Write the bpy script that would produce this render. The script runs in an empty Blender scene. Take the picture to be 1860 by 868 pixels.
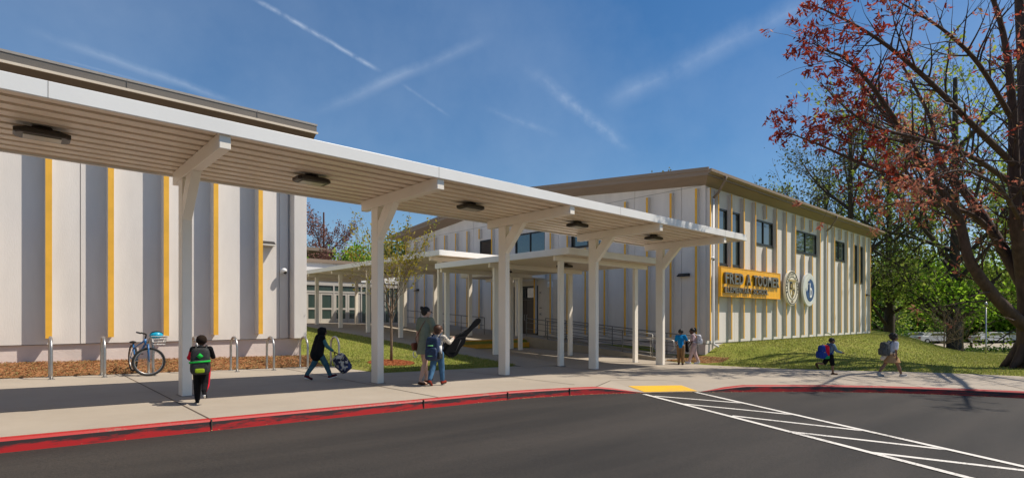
import bpy, bmesh, math, random
from mathutils import Vector, Matrix
import numpy as np
R = math.radians
scene = bpy.context.scene
COL = scene.collection
rng = random.Random(7)

# ------------------------------------------------------------------ view constants (X runs along the walkway, Y away from the road)
F = 1003.0
CR = Vector((.739, -.6738, 0)); CF = Vector((.6738, .739, 0))
CAMZ = 1.5
def at(px, Z, z=0.0):
    u = (px - 930) / F
    p = (CF + CR * u) * Z
    return Vector((p.x, p.y, z))
def at3(px, py, Z):
    p = at(px, Z); p.z = CAMZ + (575 - py) * Z / F
    return p
def clamp(v, a, b): return max(a, min(b, v))
def sm(t):
    t = clamp(t, 0, 1); return t * t * (3 - 2 * t)
def lerp(a, b, t): return a + (b - a) * t
def interp(x, xs, ys):
    if x <= xs[0]: return ys[0]
    for i in range(1, len(xs)):
        if x <= xs[i]: return lerp(ys[i-1], ys[i], (x - xs[i-1]) / (xs[i] - xs[i-1]))
    return ys[-1]

# ------------------------------------------------------------------ materials
def new_mat(name):
    m = bpy.data.materials.new(name); m.use_nodes = True
    nt = m.node_tree; b = nt.nodes['Principled BSDF']
    return m, nt, b
def mat(name, col, rough=.7, var=.12, scale=3.0, bump=0.0, bscale=None, metal=0.0, spec=.4, col2=None, stretch=None, coat=0):
    m, nt, b = new_mat(name)
    b.inputs['Roughness'].default_value = rough; b.inputs['Metallic'].default_value = metal
    b.inputs['Specular IOR Level'].default_value = spec
    if coat: b.inputs['Coat Weight'].default_value = coat
    tc = nt.nodes.new('ShaderNodeTexCoord'); mp = nt.nodes.new('ShaderNodeMapping')
    nt.links.new(tc.outputs['Object'], mp.inputs['Vector'])
    if stretch: mp.inputs['Scale'].default_value = stretch
    n = nt.nodes.new('ShaderNodeTexNoise'); n.inputs['Scale'].default_value = scale; n.inputs['Detail'].default_value = 6
    n.inputs['Roughness'].default_value = .62
    nt.links.new(mp.outputs[0], n.inputs['Vector'])
    cr = nt.nodes.new('ShaderNodeValToRGB')
    c2 = col2 or tuple(min(1, c * (1 + var)) for c in col)
    c1 = tuple(c * (1 - var) for c in col) if not col2 else col
    cr.color_ramp.elements[0].position = .32; cr.color_ramp.elements[1].position = .68
    cr.color_ramp.elements[0].color = (*c1, 1); cr.color_ramp.elements[1].color = (*c2, 1)
    nt.links.new(n.outputs['Fac'], cr.inputs['Fac']); nt.links.new(cr.outputs['Color'], b.inputs['Base Color'])
    if bump:
        n2 = nt.nodes.new('ShaderNodeTexNoise'); n2.inputs['Scale'].default_value = bscale or scale * 8; n2.inputs['Detail'].default_value = 4
        nt.links.new(mp.outputs[0], n2.inputs['Vector'])
        bp = nt.nodes.new('ShaderNodeBump'); bp.inputs['Strength'].default_value = bump; bp.inputs['Distance'].default_value = .02
        nt.links.new(n2.outputs['Fac'], bp.inputs['Height']); nt.links.new(bp.outputs[0], b.inputs['Normal'])
    return m
def leaf_mat(name, cols, trans=.35, rough=.55):
    m, nt, b = new_mat(name)
    g = nt.nodes.new('ShaderNodeNewGeometry'); cr = nt.nodes.new('ShaderNodeValToRGB')
    el = cr.color_ramp.elements
    while len(el) < len(cols): el.new(.5)
    for i, c in enumerate(cols):
        el[i].position = i / max(1, len(cols) - 1); el[i].color = (*c, 1)
    nt.links.new(g.outputs['Random Per Island'], cr.inputs['Fac'])
    nt.links.new(cr.outputs['Color'], b.inputs['Base Color'])
    b.inputs['Roughness'].default_value = rough; b.inputs['Specular IOR Level'].default_value = .3
    t = nt.nodes.new('ShaderNodeBsdfTranslucent'); nt.links.new(cr.outputs['Color'], t.inputs['Color'])
    mx = nt.nodes.new('ShaderNodeMixShader'); mx.inputs[0].default_value = trans
    nt.links.new(b.outputs[0], mx.inputs[1]); nt.links.new(t.outputs[0], mx.inputs[2])
    nt.links.new(mx.outputs[0], nt.nodes['Material Output'].inputs['Surface'])
    return m
M = {}
M['paint'] = mat('white_paint', (.86, .79, .69), .42, .04, .8, .04, 60)
M['fasciawhite'] = mat('fascia_white', (.80, .79, .765), .36, .035, .9, .03, 40)
M['deck'] = mat('deck_metal', (.80, .685, .55), .4, .06, .7)
M['wall'] = mat('precast_wall', (.67, .63, .592), .8, .085, .7, .15, 30, stretch=(1.6, 1.6, .35))
M['fin_side'] = mat('fin_side', (.64, .60, .555), .8, .06, 1.2, .15, 30)
M['yellow'] = mat('fin_yellow', (.80, .43, .045), .6, .09, 2.0, .12, 30)
M['base'] = mat('base_wall', (.64, .56, .52), .85, .12, 1.1, .2, 25)
M['frieze'] = mat('brown_frieze', (.23, .175, .13), .6, .08, 1.5, stretch=(.3, .3, 6))
M['joint'] = mat('joint_seal', (.18, .165, .15), .8, .1)
M['soffit'] = mat('brown_soffit', (.145, .105, .072), .7, .08, 1.5)
M['soffit2'] = mat('brown_trim', (.25, .19, .14), .6, .07, 1.5, stretch=(.3, .3, 6))
M['cream'] = mat('cream_trim', (.62, .54, .44), .6, .05)
M['metalcap'] = mat('grey_fascia', (.17, .148, .125), .45, .07, .7, metal=.3)
M['roof'] = mat('roof_metal', (.30, .28, .26), .5, .08)
M['frame'] = mat('dark_frame', (.018, .016, .015), .35, .1)
M['bronze'] = mat('bronze_lamp', (.035, .026, .02), .4, .15)
M['steel'] = mat('galvanised_steel', (.42, .41, .40), .38, .12, 12, metal=.85)
M['rail'] = mat('rail_steel', (.20, .195, .18), .45, .1, 6, metal=.5)
M['lightframe'] = mat('pale_door_frame', (.50, .47, .42), .5, .05)
M['door'] = mat('dark_door', (.075, .058, .048), .45, .1)
M['concstep'] = mat('step_concrete', (.33, .285, .225), .85, .1, 2, .2, 40)
M['signyellow'] = mat('sign_yellow', (.90, .43, .008), .34, .10, 1.6, stretch=(4, 1, .35))
M['silver'] = mat('brushed_letters', (.20, .19, .175), .35, .14, 6, metal=.6)
M['black'] = mat('black', (.014, .014, .014), .6, .1)
M['rubber'] = mat('tyre_rubber', (.02, .02, .02), .75, .1)
M['bark'] = mat('bark', (.075, .046, .036), .9, .35, 7, .8, 18, stretch=(1, 1, .25))
M['barkpale'] = mat('pale_bark', (.20, .14, .095), .85, .2, 9, .5, 30)
M['barkdark'] = mat('dark_bark', (.060, .045, .036), .9, .3, 7, .6, 18)
M['white'] = mat('clean_white', (.78, .78, .77), .45, .03)
M['navy'] = mat('emblem_blue', (.012, .06, .20), .35, .2, 3)
M['gold'] = mat('emblem_gold', (.42, .30, .10), .4, .1)
M['creamdisc'] = mat('emblem_cream', (.72, .66, .54), .45, .04)
M['ringgrey'] = mat('emblem_ring', (.62, .63, .60), .4, .05)

def glass_mat(name, col, rough=.03):
    m, nt, b = new_mat(name)
    b.inputs['Base Color'].default_value = (*col, 1); b.inputs['Roughness'].default_value = rough
    b.inputs['Specular IOR Level'].default_value = 1.0; b.inputs['IOR'].default_value = 1.7
    n = nt.nodes.new('ShaderNodeTexNoise'); n.inputs['Scale'].default_value = 1.2
    bp = nt.nodes.new('ShaderNodeBump'); bp.inputs['Strength'].default_value = .04; bp.inputs['Distance'].default_value = .02
    tc = nt.nodes.new('ShaderNodeTexCoord'); nt.links.new(tc.outputs['Object'], n.inputs['Vector'])
    nt.links.new(n.outputs['Fac'], bp.inputs['Height']); nt.links.new(bp.outputs[0], b.inputs['Normal'])
    return m
M['glass'] = glass_mat('window_glass', (.035, .05, .048))
M['glassgreen'] = glass_mat('lobby_glass', (.045, .075, .062))

def asphalt():
    m, nt, b = new_mat('asphalt')
    b.inputs['Roughness'].default_value = .85
    tc = nt.nodes.new('ShaderNodeTexCoord')
    mp = nt.nodes.new('ShaderNodeMapping'); mp.inputs['Scale'].default_value = (.35, 2.6, 1); mp.inputs['Rotation'].default_value = (0, 0, R(20))
    nt.links.new(tc.outputs['Object'], mp.inputs[0])
    n1 = nt.nodes.new('ShaderNodeTexNoise'); n1.inputs['Scale'].default_value = .5; n1.inputs['Detail'].default_value = 5
    nt.links.new(mp.outputs[0], n1.inputs[0])
    n2 = nt.nodes.new('ShaderNodeTexNoise'); n2.inputs['Scale'].default_value = 45; n2.inputs['Detail'].default_value = 5; n2.inputs['Roughness'].default_value = .8
    nt.links.new(tc.outputs['Object'], n2.inputs[0])
    c1 = nt.nodes.new('ShaderNodeValToRGB'); e = c1.color_ramp.elements
    e[0].position = .36; e[0].color = (.016, .0132, .0105, 1); e[1].position = .64; e[1].color = (.036, .0295, .0235, 1)
    nt.links.new(n1.outputs['Fac'], c1.inputs[0])
    c2 = nt.nodes.new('ShaderNodeValToRGB'); e = c2.color_ramp.elements
    e[0].position = .35; e[0].color = (.45, .45, .45, 1); e[1].position = .68; e[1].color = (1.6, 1.6, 1.6, 1)
    nt.links.new(n2.outputs['Fac'], c2.inputs[0])
    mx = nt.nodes.new('ShaderNodeMix'); mx.data_type = 'RGBA'; mx.blend_type = 'MULTIPLY'; mx.inputs[0].default_value = 1
    nt.links.new(c1.outputs[0], mx.inputs[6]); nt.links.new(c2.outputs[0], mx.inputs[7]); nt.links.new(mx.outputs[2], b.inputs['Base Color'])
    bp = nt.nodes.new('ShaderNodeBump'); bp.inputs['Strength'].default_value = .5; bp.inputs['Distance'].default_value = .012
    nt.links.new(n2.outputs['Fac'], bp.inputs['Height']); nt.links.new(bp.outputs[0], b.inputs['Normal'])
    return m
M['asphalt'] = asphalt()
def worn(name, col, under, thr=.60, scale=26, rough=.6):
    m, nt, b = new_mat(name); b.inputs['Roughness'].default_value = rough
    tc = nt.nodes.new('ShaderNodeTexCoord'); n = nt.nodes.new('ShaderNodeTexNoise'); n.inputs['Scale'].default_value = scale; n.inputs['Detail'].default_value = 8; n.inputs['Roughness'].default_value = .75
    n2 = nt.nodes.new('ShaderNodeTexNoise'); n2.inputs['Scale'].default_value = 1.3; n2.inputs['Detail'].default_value = 3
    nt.links.new(tc.outputs['Object'], n.inputs[0]); nt.links.new(tc.outputs['Object'], n2.inputs[0])
    ma = nt.nodes.new('ShaderNodeMath'); ma.operation = 'MULTIPLY_ADD'; ma.inputs[1].default_value = .45; nt.links.new(n2.outputs['Fac'], ma.inputs[0]); nt.links.new(n.outputs['Fac'], ma.inputs[2])
    r = nt.nodes.new('ShaderNodeValToRGB'); e = r.color_ramp.elements; e[0].position = thr+.18; e[0].color = (*col, 1); e[1].position = thr+.28; e[1].color = (*under, 1)
    x = e.new(.45); x.color = (*[min(1, c*1.08) for c in col], 1)
    nt.links.new(ma.outputs[0], r.inputs[0]); nt.links.new(r.outputs[0], b.inputs['Base Color']); return m
def concrete(name, c1, c2, stain):
    m, nt, b = new_mat(name)
    b.inputs['Roughness'].default_value = .88
    tc = nt.nodes.new('ShaderNodeTexCoord')
    n1 = nt.nodes.new('ShaderNodeTexNoise'); n1.inputs['Scale'].default_value = .55; n1.inputs['Detail'].default_value = 8; n1.inputs['Roughness'].default_value = .65
    nt.links.new(tc.outputs['Object'], n1.inputs[0])
    r1 = nt.nodes.new('ShaderNodeValToRGB'); e = r1.color_ramp.elements
    e[0].position = .3; e[0].color = (*c1, 1); e[1].position = .7; e[1].color = (*c2, 1)
    nt.links.new(n1.outputs['Fac'], r1.inputs[0])
    n3 = nt.nodes.new('ShaderNodeTexNoise'); n3.inputs['Scale'].default_value = 2.4; n3.inputs['Detail'].default_value = 9; n3.inputs['Roughness'].default_value = .75
    nt.links.new(tc.outputs['Object'], n3.inputs[0])
    r3 = nt.nodes.new('ShaderNodeValToRGB'); e = r3.color_ramp.elements
    e[0].position = .62; e[0].color = (0, 0, 0, 1); e[1].position = .76; e[1].color = (.55, .55, .55, 1)
    nt.links.new(n3.outputs['Fac'], r3.inputs[0])
    mx = nt.nodes.new('ShaderNodeMix'); mx.data_type = 'RGBA'
    nt.links.new(r3.outputs[0], mx.inputs[0]); nt.links.new(r1.outputs[0], mx.inputs[6]); mx.inputs[7].default_value = (*stain, 1)
    nt.links.new(mx.outputs[2], b.inputs['Base Color'])
    n2 = nt.nodes.new('ShaderNodeTexNoise'); n2.inputs['Scale'].default_value = 60; n2.inputs['Detail'].default_value = 4
    nt.links.new(tc.outputs['Object'], n2.inputs[0])
    bp = nt.nodes.new('ShaderNodeBump'); bp.inputs['Strength'].default_value = .25; bp.inputs['Distance'].default_value = .01
    nt.links.new(n2.outputs['Fac'], bp.inputs['Height']); nt.links.new(bp.outputs[0], b.inputs['Normal'])
    return m
M['concrete'] = concrete('concrete_paving', (.315, .268, .212), (.39, .336, .27), (.24, .197, .15))
M['jointline'] = mat('paving_joint', (.10, .075, .055), .9, .2, 5)
M['kerbred'] = worn('kerb_red', (.38, .006, .005), (.26, .10, .07), .60, 22)
def kerbface():
    m, nt, b = new_mat('kerb_face_red'); b.inputs['Roughness'].default_value = .55
    tc = nt.nodes.new('ShaderNodeTexCoord'); mp = nt.nodes.new('ShaderNodeMapping'); mp.inputs['Scale'].default_value = (1.2, 1.2, 9)
    nt.links.new(tc.outputs['Object'], mp.inputs[0])
    n = nt.nodes.new('ShaderNodeTexNoise'); n.inputs['Scale'].default_value = 1.5; n.inputs['Detail'].default_value = 8; n.inputs['Roughness'].default_value = .7
    nt.links.new(mp.outputs[0], n.inputs[0])
    at_ = nt.nodes.new('ShaderNodeAttribute'); at_.attribute_name = 'scuff'
    ma = nt.nodes.new('ShaderNodeMath'); ma.operation = 'MULTIPLY_ADD'; ma.inputs[1].default_value = .45
    nt.links.new(at_.outputs['Fac'], ma.inputs[0]); nt.links.new(n.outputs['Fac'], ma.inputs[2])
    r = nt.nodes.new('ShaderNodeValToRGB'); e = r.color_ramp.elements
    e[0].position = .70; e[0].color = (.40, .007, .007, 1); e[1].position = .82; e[1].color = (.03, .017, .015, 1)
    nt.links.new(ma.outputs[0], r.inputs[0]); nt.links.new(r.outputs[0], b.inputs['Base Color'])
    return m
M['kerbface'] = kerbface()
M['tactile'] = worn('tactile_yellow', (.84, .47, .015), (.55, .36, .12), .60, 30)
M['linepaint'] = worn('line_paint', (.72, .68, .62), (.22, .20, .18), .58, 34)
M['stepyellow'] = mat('step_yellow', (.72, .34, .03), .6, .14, 4)
M['mulch'] = mat('pine_mulch', (.22, .09, .036), .95, .3, 14, .9, 55, col2=(.40, .19, .075))
M['straw'] = leaf_mat('straw', [(.20,.075,.03),(.36,.15,.055),(.46,.24,.10),(.34,.28,.11),(.14,.07,.035)], .1, .9)
M['strawring'] = leaf_mat('straw_red', [(.26,.06,.02),(.42,.12,.04),(.50,.20,.08),(.20,.05,.02)], .1, .9)
M['mulchdark'] = mat('mulch_shade', (.09, .04, .022), .95, .3, 9, .9, 55, col2=(.17, .08, .04))
M['strawred'] = mat('mulch_ring', (.26, .07, .022), .95, .3, 12, .9, 60, col2=(.42, .14, .045))
def lawnmat():
    m, nt, b = new_mat('lawn'); b.inputs['Roughness'].default_value = .95; b.inputs['Specular IOR Level'].default_value = .1
    tc = nt.nodes.new('ShaderNodeTexCoord')
    n1 = nt.nodes.new('ShaderNodeTexNoise'); n1.inputs['Scale'].default_value = .9; n1.inputs['Detail'].default_value = 7; n1.inputs['Roughness'].default_value = .7
    nt.links.new(tc.outputs['Object'], n1.inputs[0])
    r = nt.nodes.new('ShaderNodeValToRGB'); e = r.color_ramp.elements
    e[0].position = .3; e[0].color = (.15, .185, .03, 1); e[1].position = .72; e[1].color = (.30, .27, .08, 1)
    x = e.new(.5); x.color = (.24, .26, .05, 1)
    nt.links.new(n1.outputs['Fac'], r.inputs[0]); nt.links.new(r.outputs[0], b.inputs['Base Color'])
    n2 = nt.nodes.new('ShaderNodeTexNoise'); n2.inputs['Scale'].default_value = 22; n2.inputs['Detail'].default_value = 6; n2.inputs['Roughness'].default_value = .8
    nt.links.new(tc.outputs['Object'], n2.inputs[0])
    bp = nt.nodes.new('ShaderNodeBump'); bp.inputs['Strength'].default_value = .8; bp.inputs['Distance'].default_value = .06
    nt.links.new(n2.outputs['Fac'], bp.inputs['Height']); nt.links.new(bp.outputs[0], b.inputs['Normal'])
    return m
M['lawn'] = lawnmat()
M['blade'] = leaf_mat('grass_blades', [(.13, .18, .025), (.22, .26, .04), (.32, .31, .08), (.42, .36, .15)], .3)
M['redleaf'] = leaf_mat('red_leaves', [(.14, .018, .014), (.27, .03, .018), (.38, .05, .025), (.46, .12, .06)], .45)
M['pinkleaf'] = leaf_mat('coral_leaves', [(.38, .08, .05), (.52, .15, .10), (.60, .26, .18), (.50, .33, .12)], .45)
M['springleaf'] = leaf_mat('spring_leaves', [(.15, .22, .03), (.26, .34, .05), (.38, .44, .10)], .55)
M['greenleaf'] = leaf_mat('green_leaves', [(.07, .16, .012), (.18, .34, .02), (.30, .50, .035), (.42, .58, .07)], .65)
M['darkleaf'] = leaf_mat('evergreen_leaves', [(.03, .07, .01), (.06, .13, .02), (.10, .19, .03), (.14, .23, .05)], .45)
M['oliveleaf'] = leaf_mat('olive_leaves', [(.06, .075, .02), (.10, .11, .03), (.15, .15, .045)], .35)
M['budleaf'] = leaf_mat('bud_leaves', [(.30, .24, .02), (.48, .38, .04), (.26, .30, .05)], .45)
M['rusttwig'] = leaf_mat('rust_buds', [(.20, .085, .075), (.30, .13, .10), (.16, .09, .06)], .3)

# ------------------------------------------------------------------ mesh builder
class MB:
    def __init__(s): s.v = []; s.f = []; s.m = []; s.sharp = True
    def add(s, vs, fs, mi=0):
        o = len(s.v); s.v.extend([tuple(v) for v in vs])
        for f in fs: s.f.append(tuple(i + o for i in f)); s.m.append(mi)
        return s
    def box(s, a, b, mi=0):
        x0, y0, z0 = [min(a[i], b[i]) for i in range(3)]; x1, y1, z1 = [max(a[i], b[i]) for i in range(3)]
        return s.add([(x0,y0,z0),(x1,y0,z0),(x1,y1,z0),(x0,y1,z0),(x0,y0,z1),(x1,y0,z1),(x1,y1,z1),(x0,y1,z1)],
              [(0,3,2,1),(4,5,6,7),(0,1,5,4),(1,2,6,5),(2,3,7,6),(3,0,4,7)], mi)
    def prism(s, pts, vec, mi=0):           # polygon (3D points, ordered) extruded by vec
        n = len(pts); P0 = [Vector(p) for p in pts]; P1 = [p + Vector(vec) for p in P0]
        fs = [tuple(range(n))[::-1], tuple(range(n, 2*n))] + [(i, (i+1) % n, n + (i+1) % n, n + i) for i in range(n)]
        return s.add(P0 + P1, fs, mi)
    def tube(s, pts, rad, n=8, mi=0, cap=True, closed=False):
        pts = [Vector(p) for p in pts]
        if not isinstance(rad, (list, tuple)): rad = [rad] * len(pts)
        N = len(pts); vs = []; fs = []; prev = None
        for i, p in enumerate(pts):
            if closed: d = pts[(i+1) % N] - pts[i-1]
            else: d = pts[min(i+1, N-1)] - pts[max(i-1, 0)]
            if d.length < 1e-9: d = Vector((0, 0, 1))
            d.normalize()
            if prev is None:
                a = Vector((0, 0, 1)) if abs(d.z) < .9 else Vector((1, 0, 0)); e1 = d.cross(a).normalized()
            else: e1 = (prev - d * prev.dot(d)); e1 = e1.normalized() if e1.length > 1e-6 else d.orthogonal().normalized()
            prev = e1; e2 = d.cross(e1)
            for k in range(n):
                t = 2 * math.pi * k / n
                vs.append(p + (e1 * math.cos(t) + e2 * math.sin(t)) * rad[i])
        for i in range(N if closed else N - 1):
            j = (i + 1) % N
            for k in range(n):
                k2 = (k + 1) % n; fs.append((i*n+k, i*n+k2, j*n+k2, j*n+k))
        if cap and not closed: fs.append(tuple(range(n))[::-1]); fs.append(tuple(range((N-1)*n, N*n)))
        return s.add(vs, fs, mi)
    def ell(s, c, r, n=12, m=8, mi=0, mtx=None):
        if not isinstance(r, (list, tuple)): r = (r, r, r)
        vs = [Vector((0, 0, r[2]))]
        for j in range(1, m):
            a = math.pi * j / m
            for k in range(n):
                t = 2 * math.pi * k / n
                vs.append(Vector((r[0]*math.sin(a)*math.cos(t), r[1]*math.sin(a)*math.sin(t), r[2]*math.cos(a))))
        vs.append(Vector((0, 0, -r[2])))
        fs = [(0, 1+k, 1+(k+1) % n) for k in range(n)]
        for j in range(m-2):
            for k in range(n): fs.append((1+j*n+k, 1+(j+1)*n+k, 1+(j+1)*n+(k+1) % n, 1+j*n+(k+1) % n))
        l = len(vs)-1; fs += [(l, 1+(m-2)*n+(k+1) % n, 1+(m-2)*n+k) for k in range(n)]
        if mtx is not None: vs = [mtx @ v for v in vs]
        c = Vector(c)
        return s.add([v + c for v in vs], fs, mi)
    def cap(s, a, b, ra, rb=None, n=10):    # closed tapered capsule
        rb = ra if rb is None else rb
        a = Vector(a); b = Vector(b); d = b - a; L = d.length
        d = d / L if L > 1e-6 else Vector((0, 0, 1))
        pts = []; rs = []
        for t in (90, 65, 40, 20): pts.append(a - d * ra * math.sin(R(t))); rs.append(max(ra * math.cos(R(t)), ra * .02))
        pts += [a, b]; rs += [ra, rb]
        for t in (20, 40, 65, 90): pts.append(b + d * rb * math.sin(R(t))); rs.append(max(rb * math.cos(R(t)), rb * .02))
        return s.tube(pts, rs, n)
    def disc(s, c, nrm, r, th, n=40, mi=0):
        c = Vector(c); nrm = Vector(nrm).normalized()
        return s.tube([c, c + nrm * th], r, n, mi)
    def build(s, name, mats, parent=None, smooth=False, world=True, bevel=0):
        me = bpy.data.meshes.new(name)
        off = Vector((0, 0, 0))
        if parent is not None and world:
            q = parent
            while q is not None: off += q.location; q = q.parent
        elif parent is None:
            a = np.array(s.v); off = Vector(((a[:,0].min()+a[:,0].max())/2, (a[:,1].min()+a[:,1].max())/2, a[:,2].min()))
        me.from_pydata([(v[0]-off.x, v[1]-off.y, v[2]-off.z) for v in s.v], [], s.f)
        if not isinstance(mats, (list, tuple)): mats = [mats]
        for m_ in mats: me.materials.append(m_)
        if len(mats) > 1: me.polygons.foreach_set('material_index', s.m)
        if smooth: me.polygons.foreach_set('use_smooth', [True] * len(s.f))
        me.update()
        o = bpy.data.objects.new(name, me); COL.objects.link(o)
        if parent is not None: o.parent = parent
        else: o.location = off
        if bevel:
            b = o.modifiers.new('bevel', 'BEVEL'); b.width = bevel; b.segments = 2; b.limit_method = 'ANGLE'
        return o
def tag(o, label=None, cat=None, group=None, kind=None):
    if label: o['label'] = label
    if cat: o['category'] = cat
    if group: o['group'] = group
    if kind: o['kind'] = kind
    return o
def thing(name, label, cat, loc, group=None):
    o = bpy.data.objects.new(name, None); COL.objects.link(o); o.location = loc; o.empty_display_size = .3
    return tag(o, label, cat, group)
def copy_tree(o, parent=None):
    c = o.copy(); COL.objects.link(c); c.parent = parent
    for ch in list(o.children): copy_tree(ch, c)
    return c
def bx(name, a, b, m, parent=None, bevel=0): return MB().box(a, b).build(name, m, parent, bevel=bevel)
def remesh(mb, voxel, smooth=2):            # fuse overlapping closed pieces into one continuous surface
    me = bpy.data.meshes.new('tmp'); me.from_pydata([tuple(v) for v in mb.v], [], mb.f); me.update()
    o = bpy.data.objects.new('tmp', me); COL.objects.link(o)
    r = o.modifiers.new('r', 'REMESH'); r.mode = 'VOXEL'; r.voxel_size = voxel; r.use_smooth_shade = True
    if smooth:
        s_ = o.modifiers.new('s', 'SMOOTH'); s_.factor = .5; s_.iterations = smooth
    dg = bpy.context.evaluated_depsgraph_get(); dg.update()
    me2 = bpy.data.meshes.new_from_object(o.evaluated_get(dg))
    bpy.data.objects.remove(o); bpy.data.meshes.remove(me)
    return me2
def fused(name, mb, m, parent, voxel=.01, smooth=2):
    me = remesh(mb, voxel, smooth); me.name = name; me.materials.clear(); me.materials.append(m)
    o = bpy.data.objects.new(name, me); COL.objects.link(o); o.parent = parent
    return o
def text_mesh(name, body, size, m, parent, origin, rot, ext=.03, off=.0, width=None):
    c = bpy.data.curves.new(name, 'FONT'); c.body = body; c.size = size; c.extrude = ext; c.offset = off; c.resolution_u = 3
    o = bpy.data.objects.new('tmp', c); COL.objects.link(o)
    dg = bpy.context.evaluated_depsgraph_get(); dg.update()
    me = bpy.data.meshes.new_from_object(o.evaluated_get(dg)); bpy.data.objects.remove(o)
    me.name = name; me.materials.clear(); me.materials.append(m)
    if width is not None and len(me.vertices):
        xs = [v.co.x for v in me.vertices]; x0, x1 = min(xs), max(xs); k = width / max(1e-4, x1 - x0)
        for v in me.vertices: v.co.x = (v.co.x - x0) * k
    mt = Matrix.Translation(Vector(origin) - (parent.location if parent else Vector())) @ rot.to_4x4()
    me.transform(mt)
    ob = bpy.data.objects.new(name, me); COL.objects.link(ob); ob.parent = parent
    return ob

# ------------------------------------------------------------------ ground heights
def P(X): return .204 - .0226 * clamp(X, -45, 26)
def W(Y): return .058 * (clamp(Y, 12.3, 30.5) - 12.3)
def STRIP(Y): return -.07 + .49 * (Y - 12.3) / 7.35
KERB = [(-40,7.94),(-20,7.94),(0,7.94),(6.2,7.93),(7.8,7.83),(9.3,7.45),(10.25,6.97),(11.5,6.33),(12.5,5.72),(14.0,4.72),(15.2,3.6),(16.2,2.3),(16.9,.9),(17.35,-.8),(17.6,-3),(17.6,-9),(17.6,-30)]
BACK = [(18.3,9.9),(18.7,8.5),(19.3,7.2),(20.3,5.9),(21.5,4.6),(22.4,3.2),(22.9,1.6),(23.1,-1),(23.1,-9),(23.1,-30)]
def smooth_poly(pts, per=6):
    out = []
    for i in range(len(pts)-1):
        p0 = Vector(pts[max(i-1,0)]); p1 = Vector(pts[i]); p2 = Vector(pts[i+1]); p3 = Vector(pts[min(i+2,len(pts)-1)])
        n = per if (p2-p1).length < 4 else 1
        for k in range(n):
            t = k/n
            out.append(.5*((2*p1)+(p2-p0)*t+(2*p0-5*p1+4*p2-p3)*t*t+(3*p1-p0-3*p2+p3)*t**3))
    out.append(Vector(pts[-1])); return out
KP = [Vector((p[0], p[1])) for p in KERB[:3]] + smooth_poly(KERB[2:], 6)[1:]
BP = smooth_poly(BACK, 5)
def kerb_side(X, Y):        # distance to kerb, positive on pavement side
    best = 1e9; sg = 1
    for i in range(len(KP)-1):
        a, b = KP[i], KP[i+1]; d = b-a; t = clamp(((X-a.x)*d.x+(Y-a.y)*d.y)/d.length_squared, 0, 1)
        q = a+d*t; dd = math.hypot(X-q.x, Y-q.y)
        if dd < best:
            best = dd; sg = 1 if d.x*(Y-a.y)-d.y*(X-a.x) > 0 else -1
    return best*sg
FRONT = [tuple(p) for p in KP] + [tuple(p) for p in BP[::-1]] + [(18.6,10.6),(18.9,12.3),(11.9,12.3),(11.9,12.85),(7.08,12.85),(7.08,15.75),(-40,15.75)]
def inside(poly, X, Y):
    c = False; n = len(poly); j = n-1
    for i in range(n):
        xi, yi = poly[i]; xj, yj = poly[j]
        if (yi > Y) != (yj > Y) and X < (xj-xi)*(Y-yi)/(yj-yi)+xi: c = not c
        j = i
    return c
def lawn_z(X, Y):
    lat = .739*X-.6738*Y; fw = .6738*X+.739*Y; u = lat/fw if fw > 1 else 0
    if X < 13 and Y > 12.3:
        z = W(Y) + P(X)*math.exp(-(Y-12.3)/3)
        if X < 6.9 : z = lerp(P(X)-.05, P(X)+.15, sm((Y-15.75)/1.2)) if Y < 18 else .3
    elif X > 17.5 and Y < 14:
        ye = interp(X, [18.3,19.3,21.6,24,60], [9.8,7.2,4.6,3,3])
        base = P(X) + .01
        top = .36
        z = lerp(base, top, sm((Y-ye)/(10.9-ye+.01)) * sm((X-20.2)/2.6))
        z += .12*math.exp(-((X-33)/6)**2-((Y-8.3)/2)**2)
    elif Y >= 14: z = W(Y) if X < 21 else .36
    else: z = P(X)-.02
    if fw > 22 and u > .5:
        w1 = clamp((fw-22)/33, 0, 1)*sm((u-.64)/.2)
        w1 = max(w1, sm((fw-48)/8)*sm((u-.62)/.06))
        if fw > 60: w1 = max(w1, sm((fw-60)/15))
        z = lerp(z, -1.95, w1)
    if Y > 45 or fw > 60:
        t = sm((max(Y-45, 0))/60); z = lerp(z, z-.5, t)
    return z
def G(X, Y):
    if -45 < X < 19 and Y < 9.5:
        k = kerb_side(X, Y)
        if k < .5: return P(X)-.24
    if X <= 19 and Y < 7.5 and X < -44: return P(X)-.24
    if Y < -28: return P(X)-.24 if X < 24 else lawn_z(X, Y)
    if 8.6 < X < 13.4 and Y < 9.2: return P(X)-.24
    if inside(FRONT, X, Y): return P(X)-.035
    if 11.9 < X < 21.2 and Y > 12.3:
        if Y > 19.3: return W(Y)-.05
        if X < 13.6: return STRIP(Y)-.05
        if X < 18.9: return P(X)+.03*(Y-12.3)-.05
        return P(X)+.03*(Y-12.3)
    return lawn_z(X, Y)
# ------------------------------------------------------------------ ground sheets
def axis(lo, a, b, st, hi):
    return lo + [a+st*i for i in range(int((b-a)/st)+1)] + hi
xs = axis([-700,-350,-180,-90,-45,-28,-20], -16, 50, .25, [52,55,58,62,66,70,75,80,85,90,100,115,140,180,260,400,700])
ys = axis([-700,-350,-180,-90,-45,-29,-20,-12,-8,-5], -3, 34, .25, [36,38,41,45,50,56,62,70,80,95,120,160,240,400,700])
mb = MB(); nx = len(xs)
vs = [(x, y, G(x, y)) for y in ys for x in xs]
fs = [(j*nx+i, j*nx+i+1, (j+1)*nx+i+1, (j+1)*nx+i) for j in range(len(ys)-1) for i in range(nx-1)]
mb.add(vs, fs); o = mb.build('ground', M['lawn'], smooth=True); tag(o, kind='structure')
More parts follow.
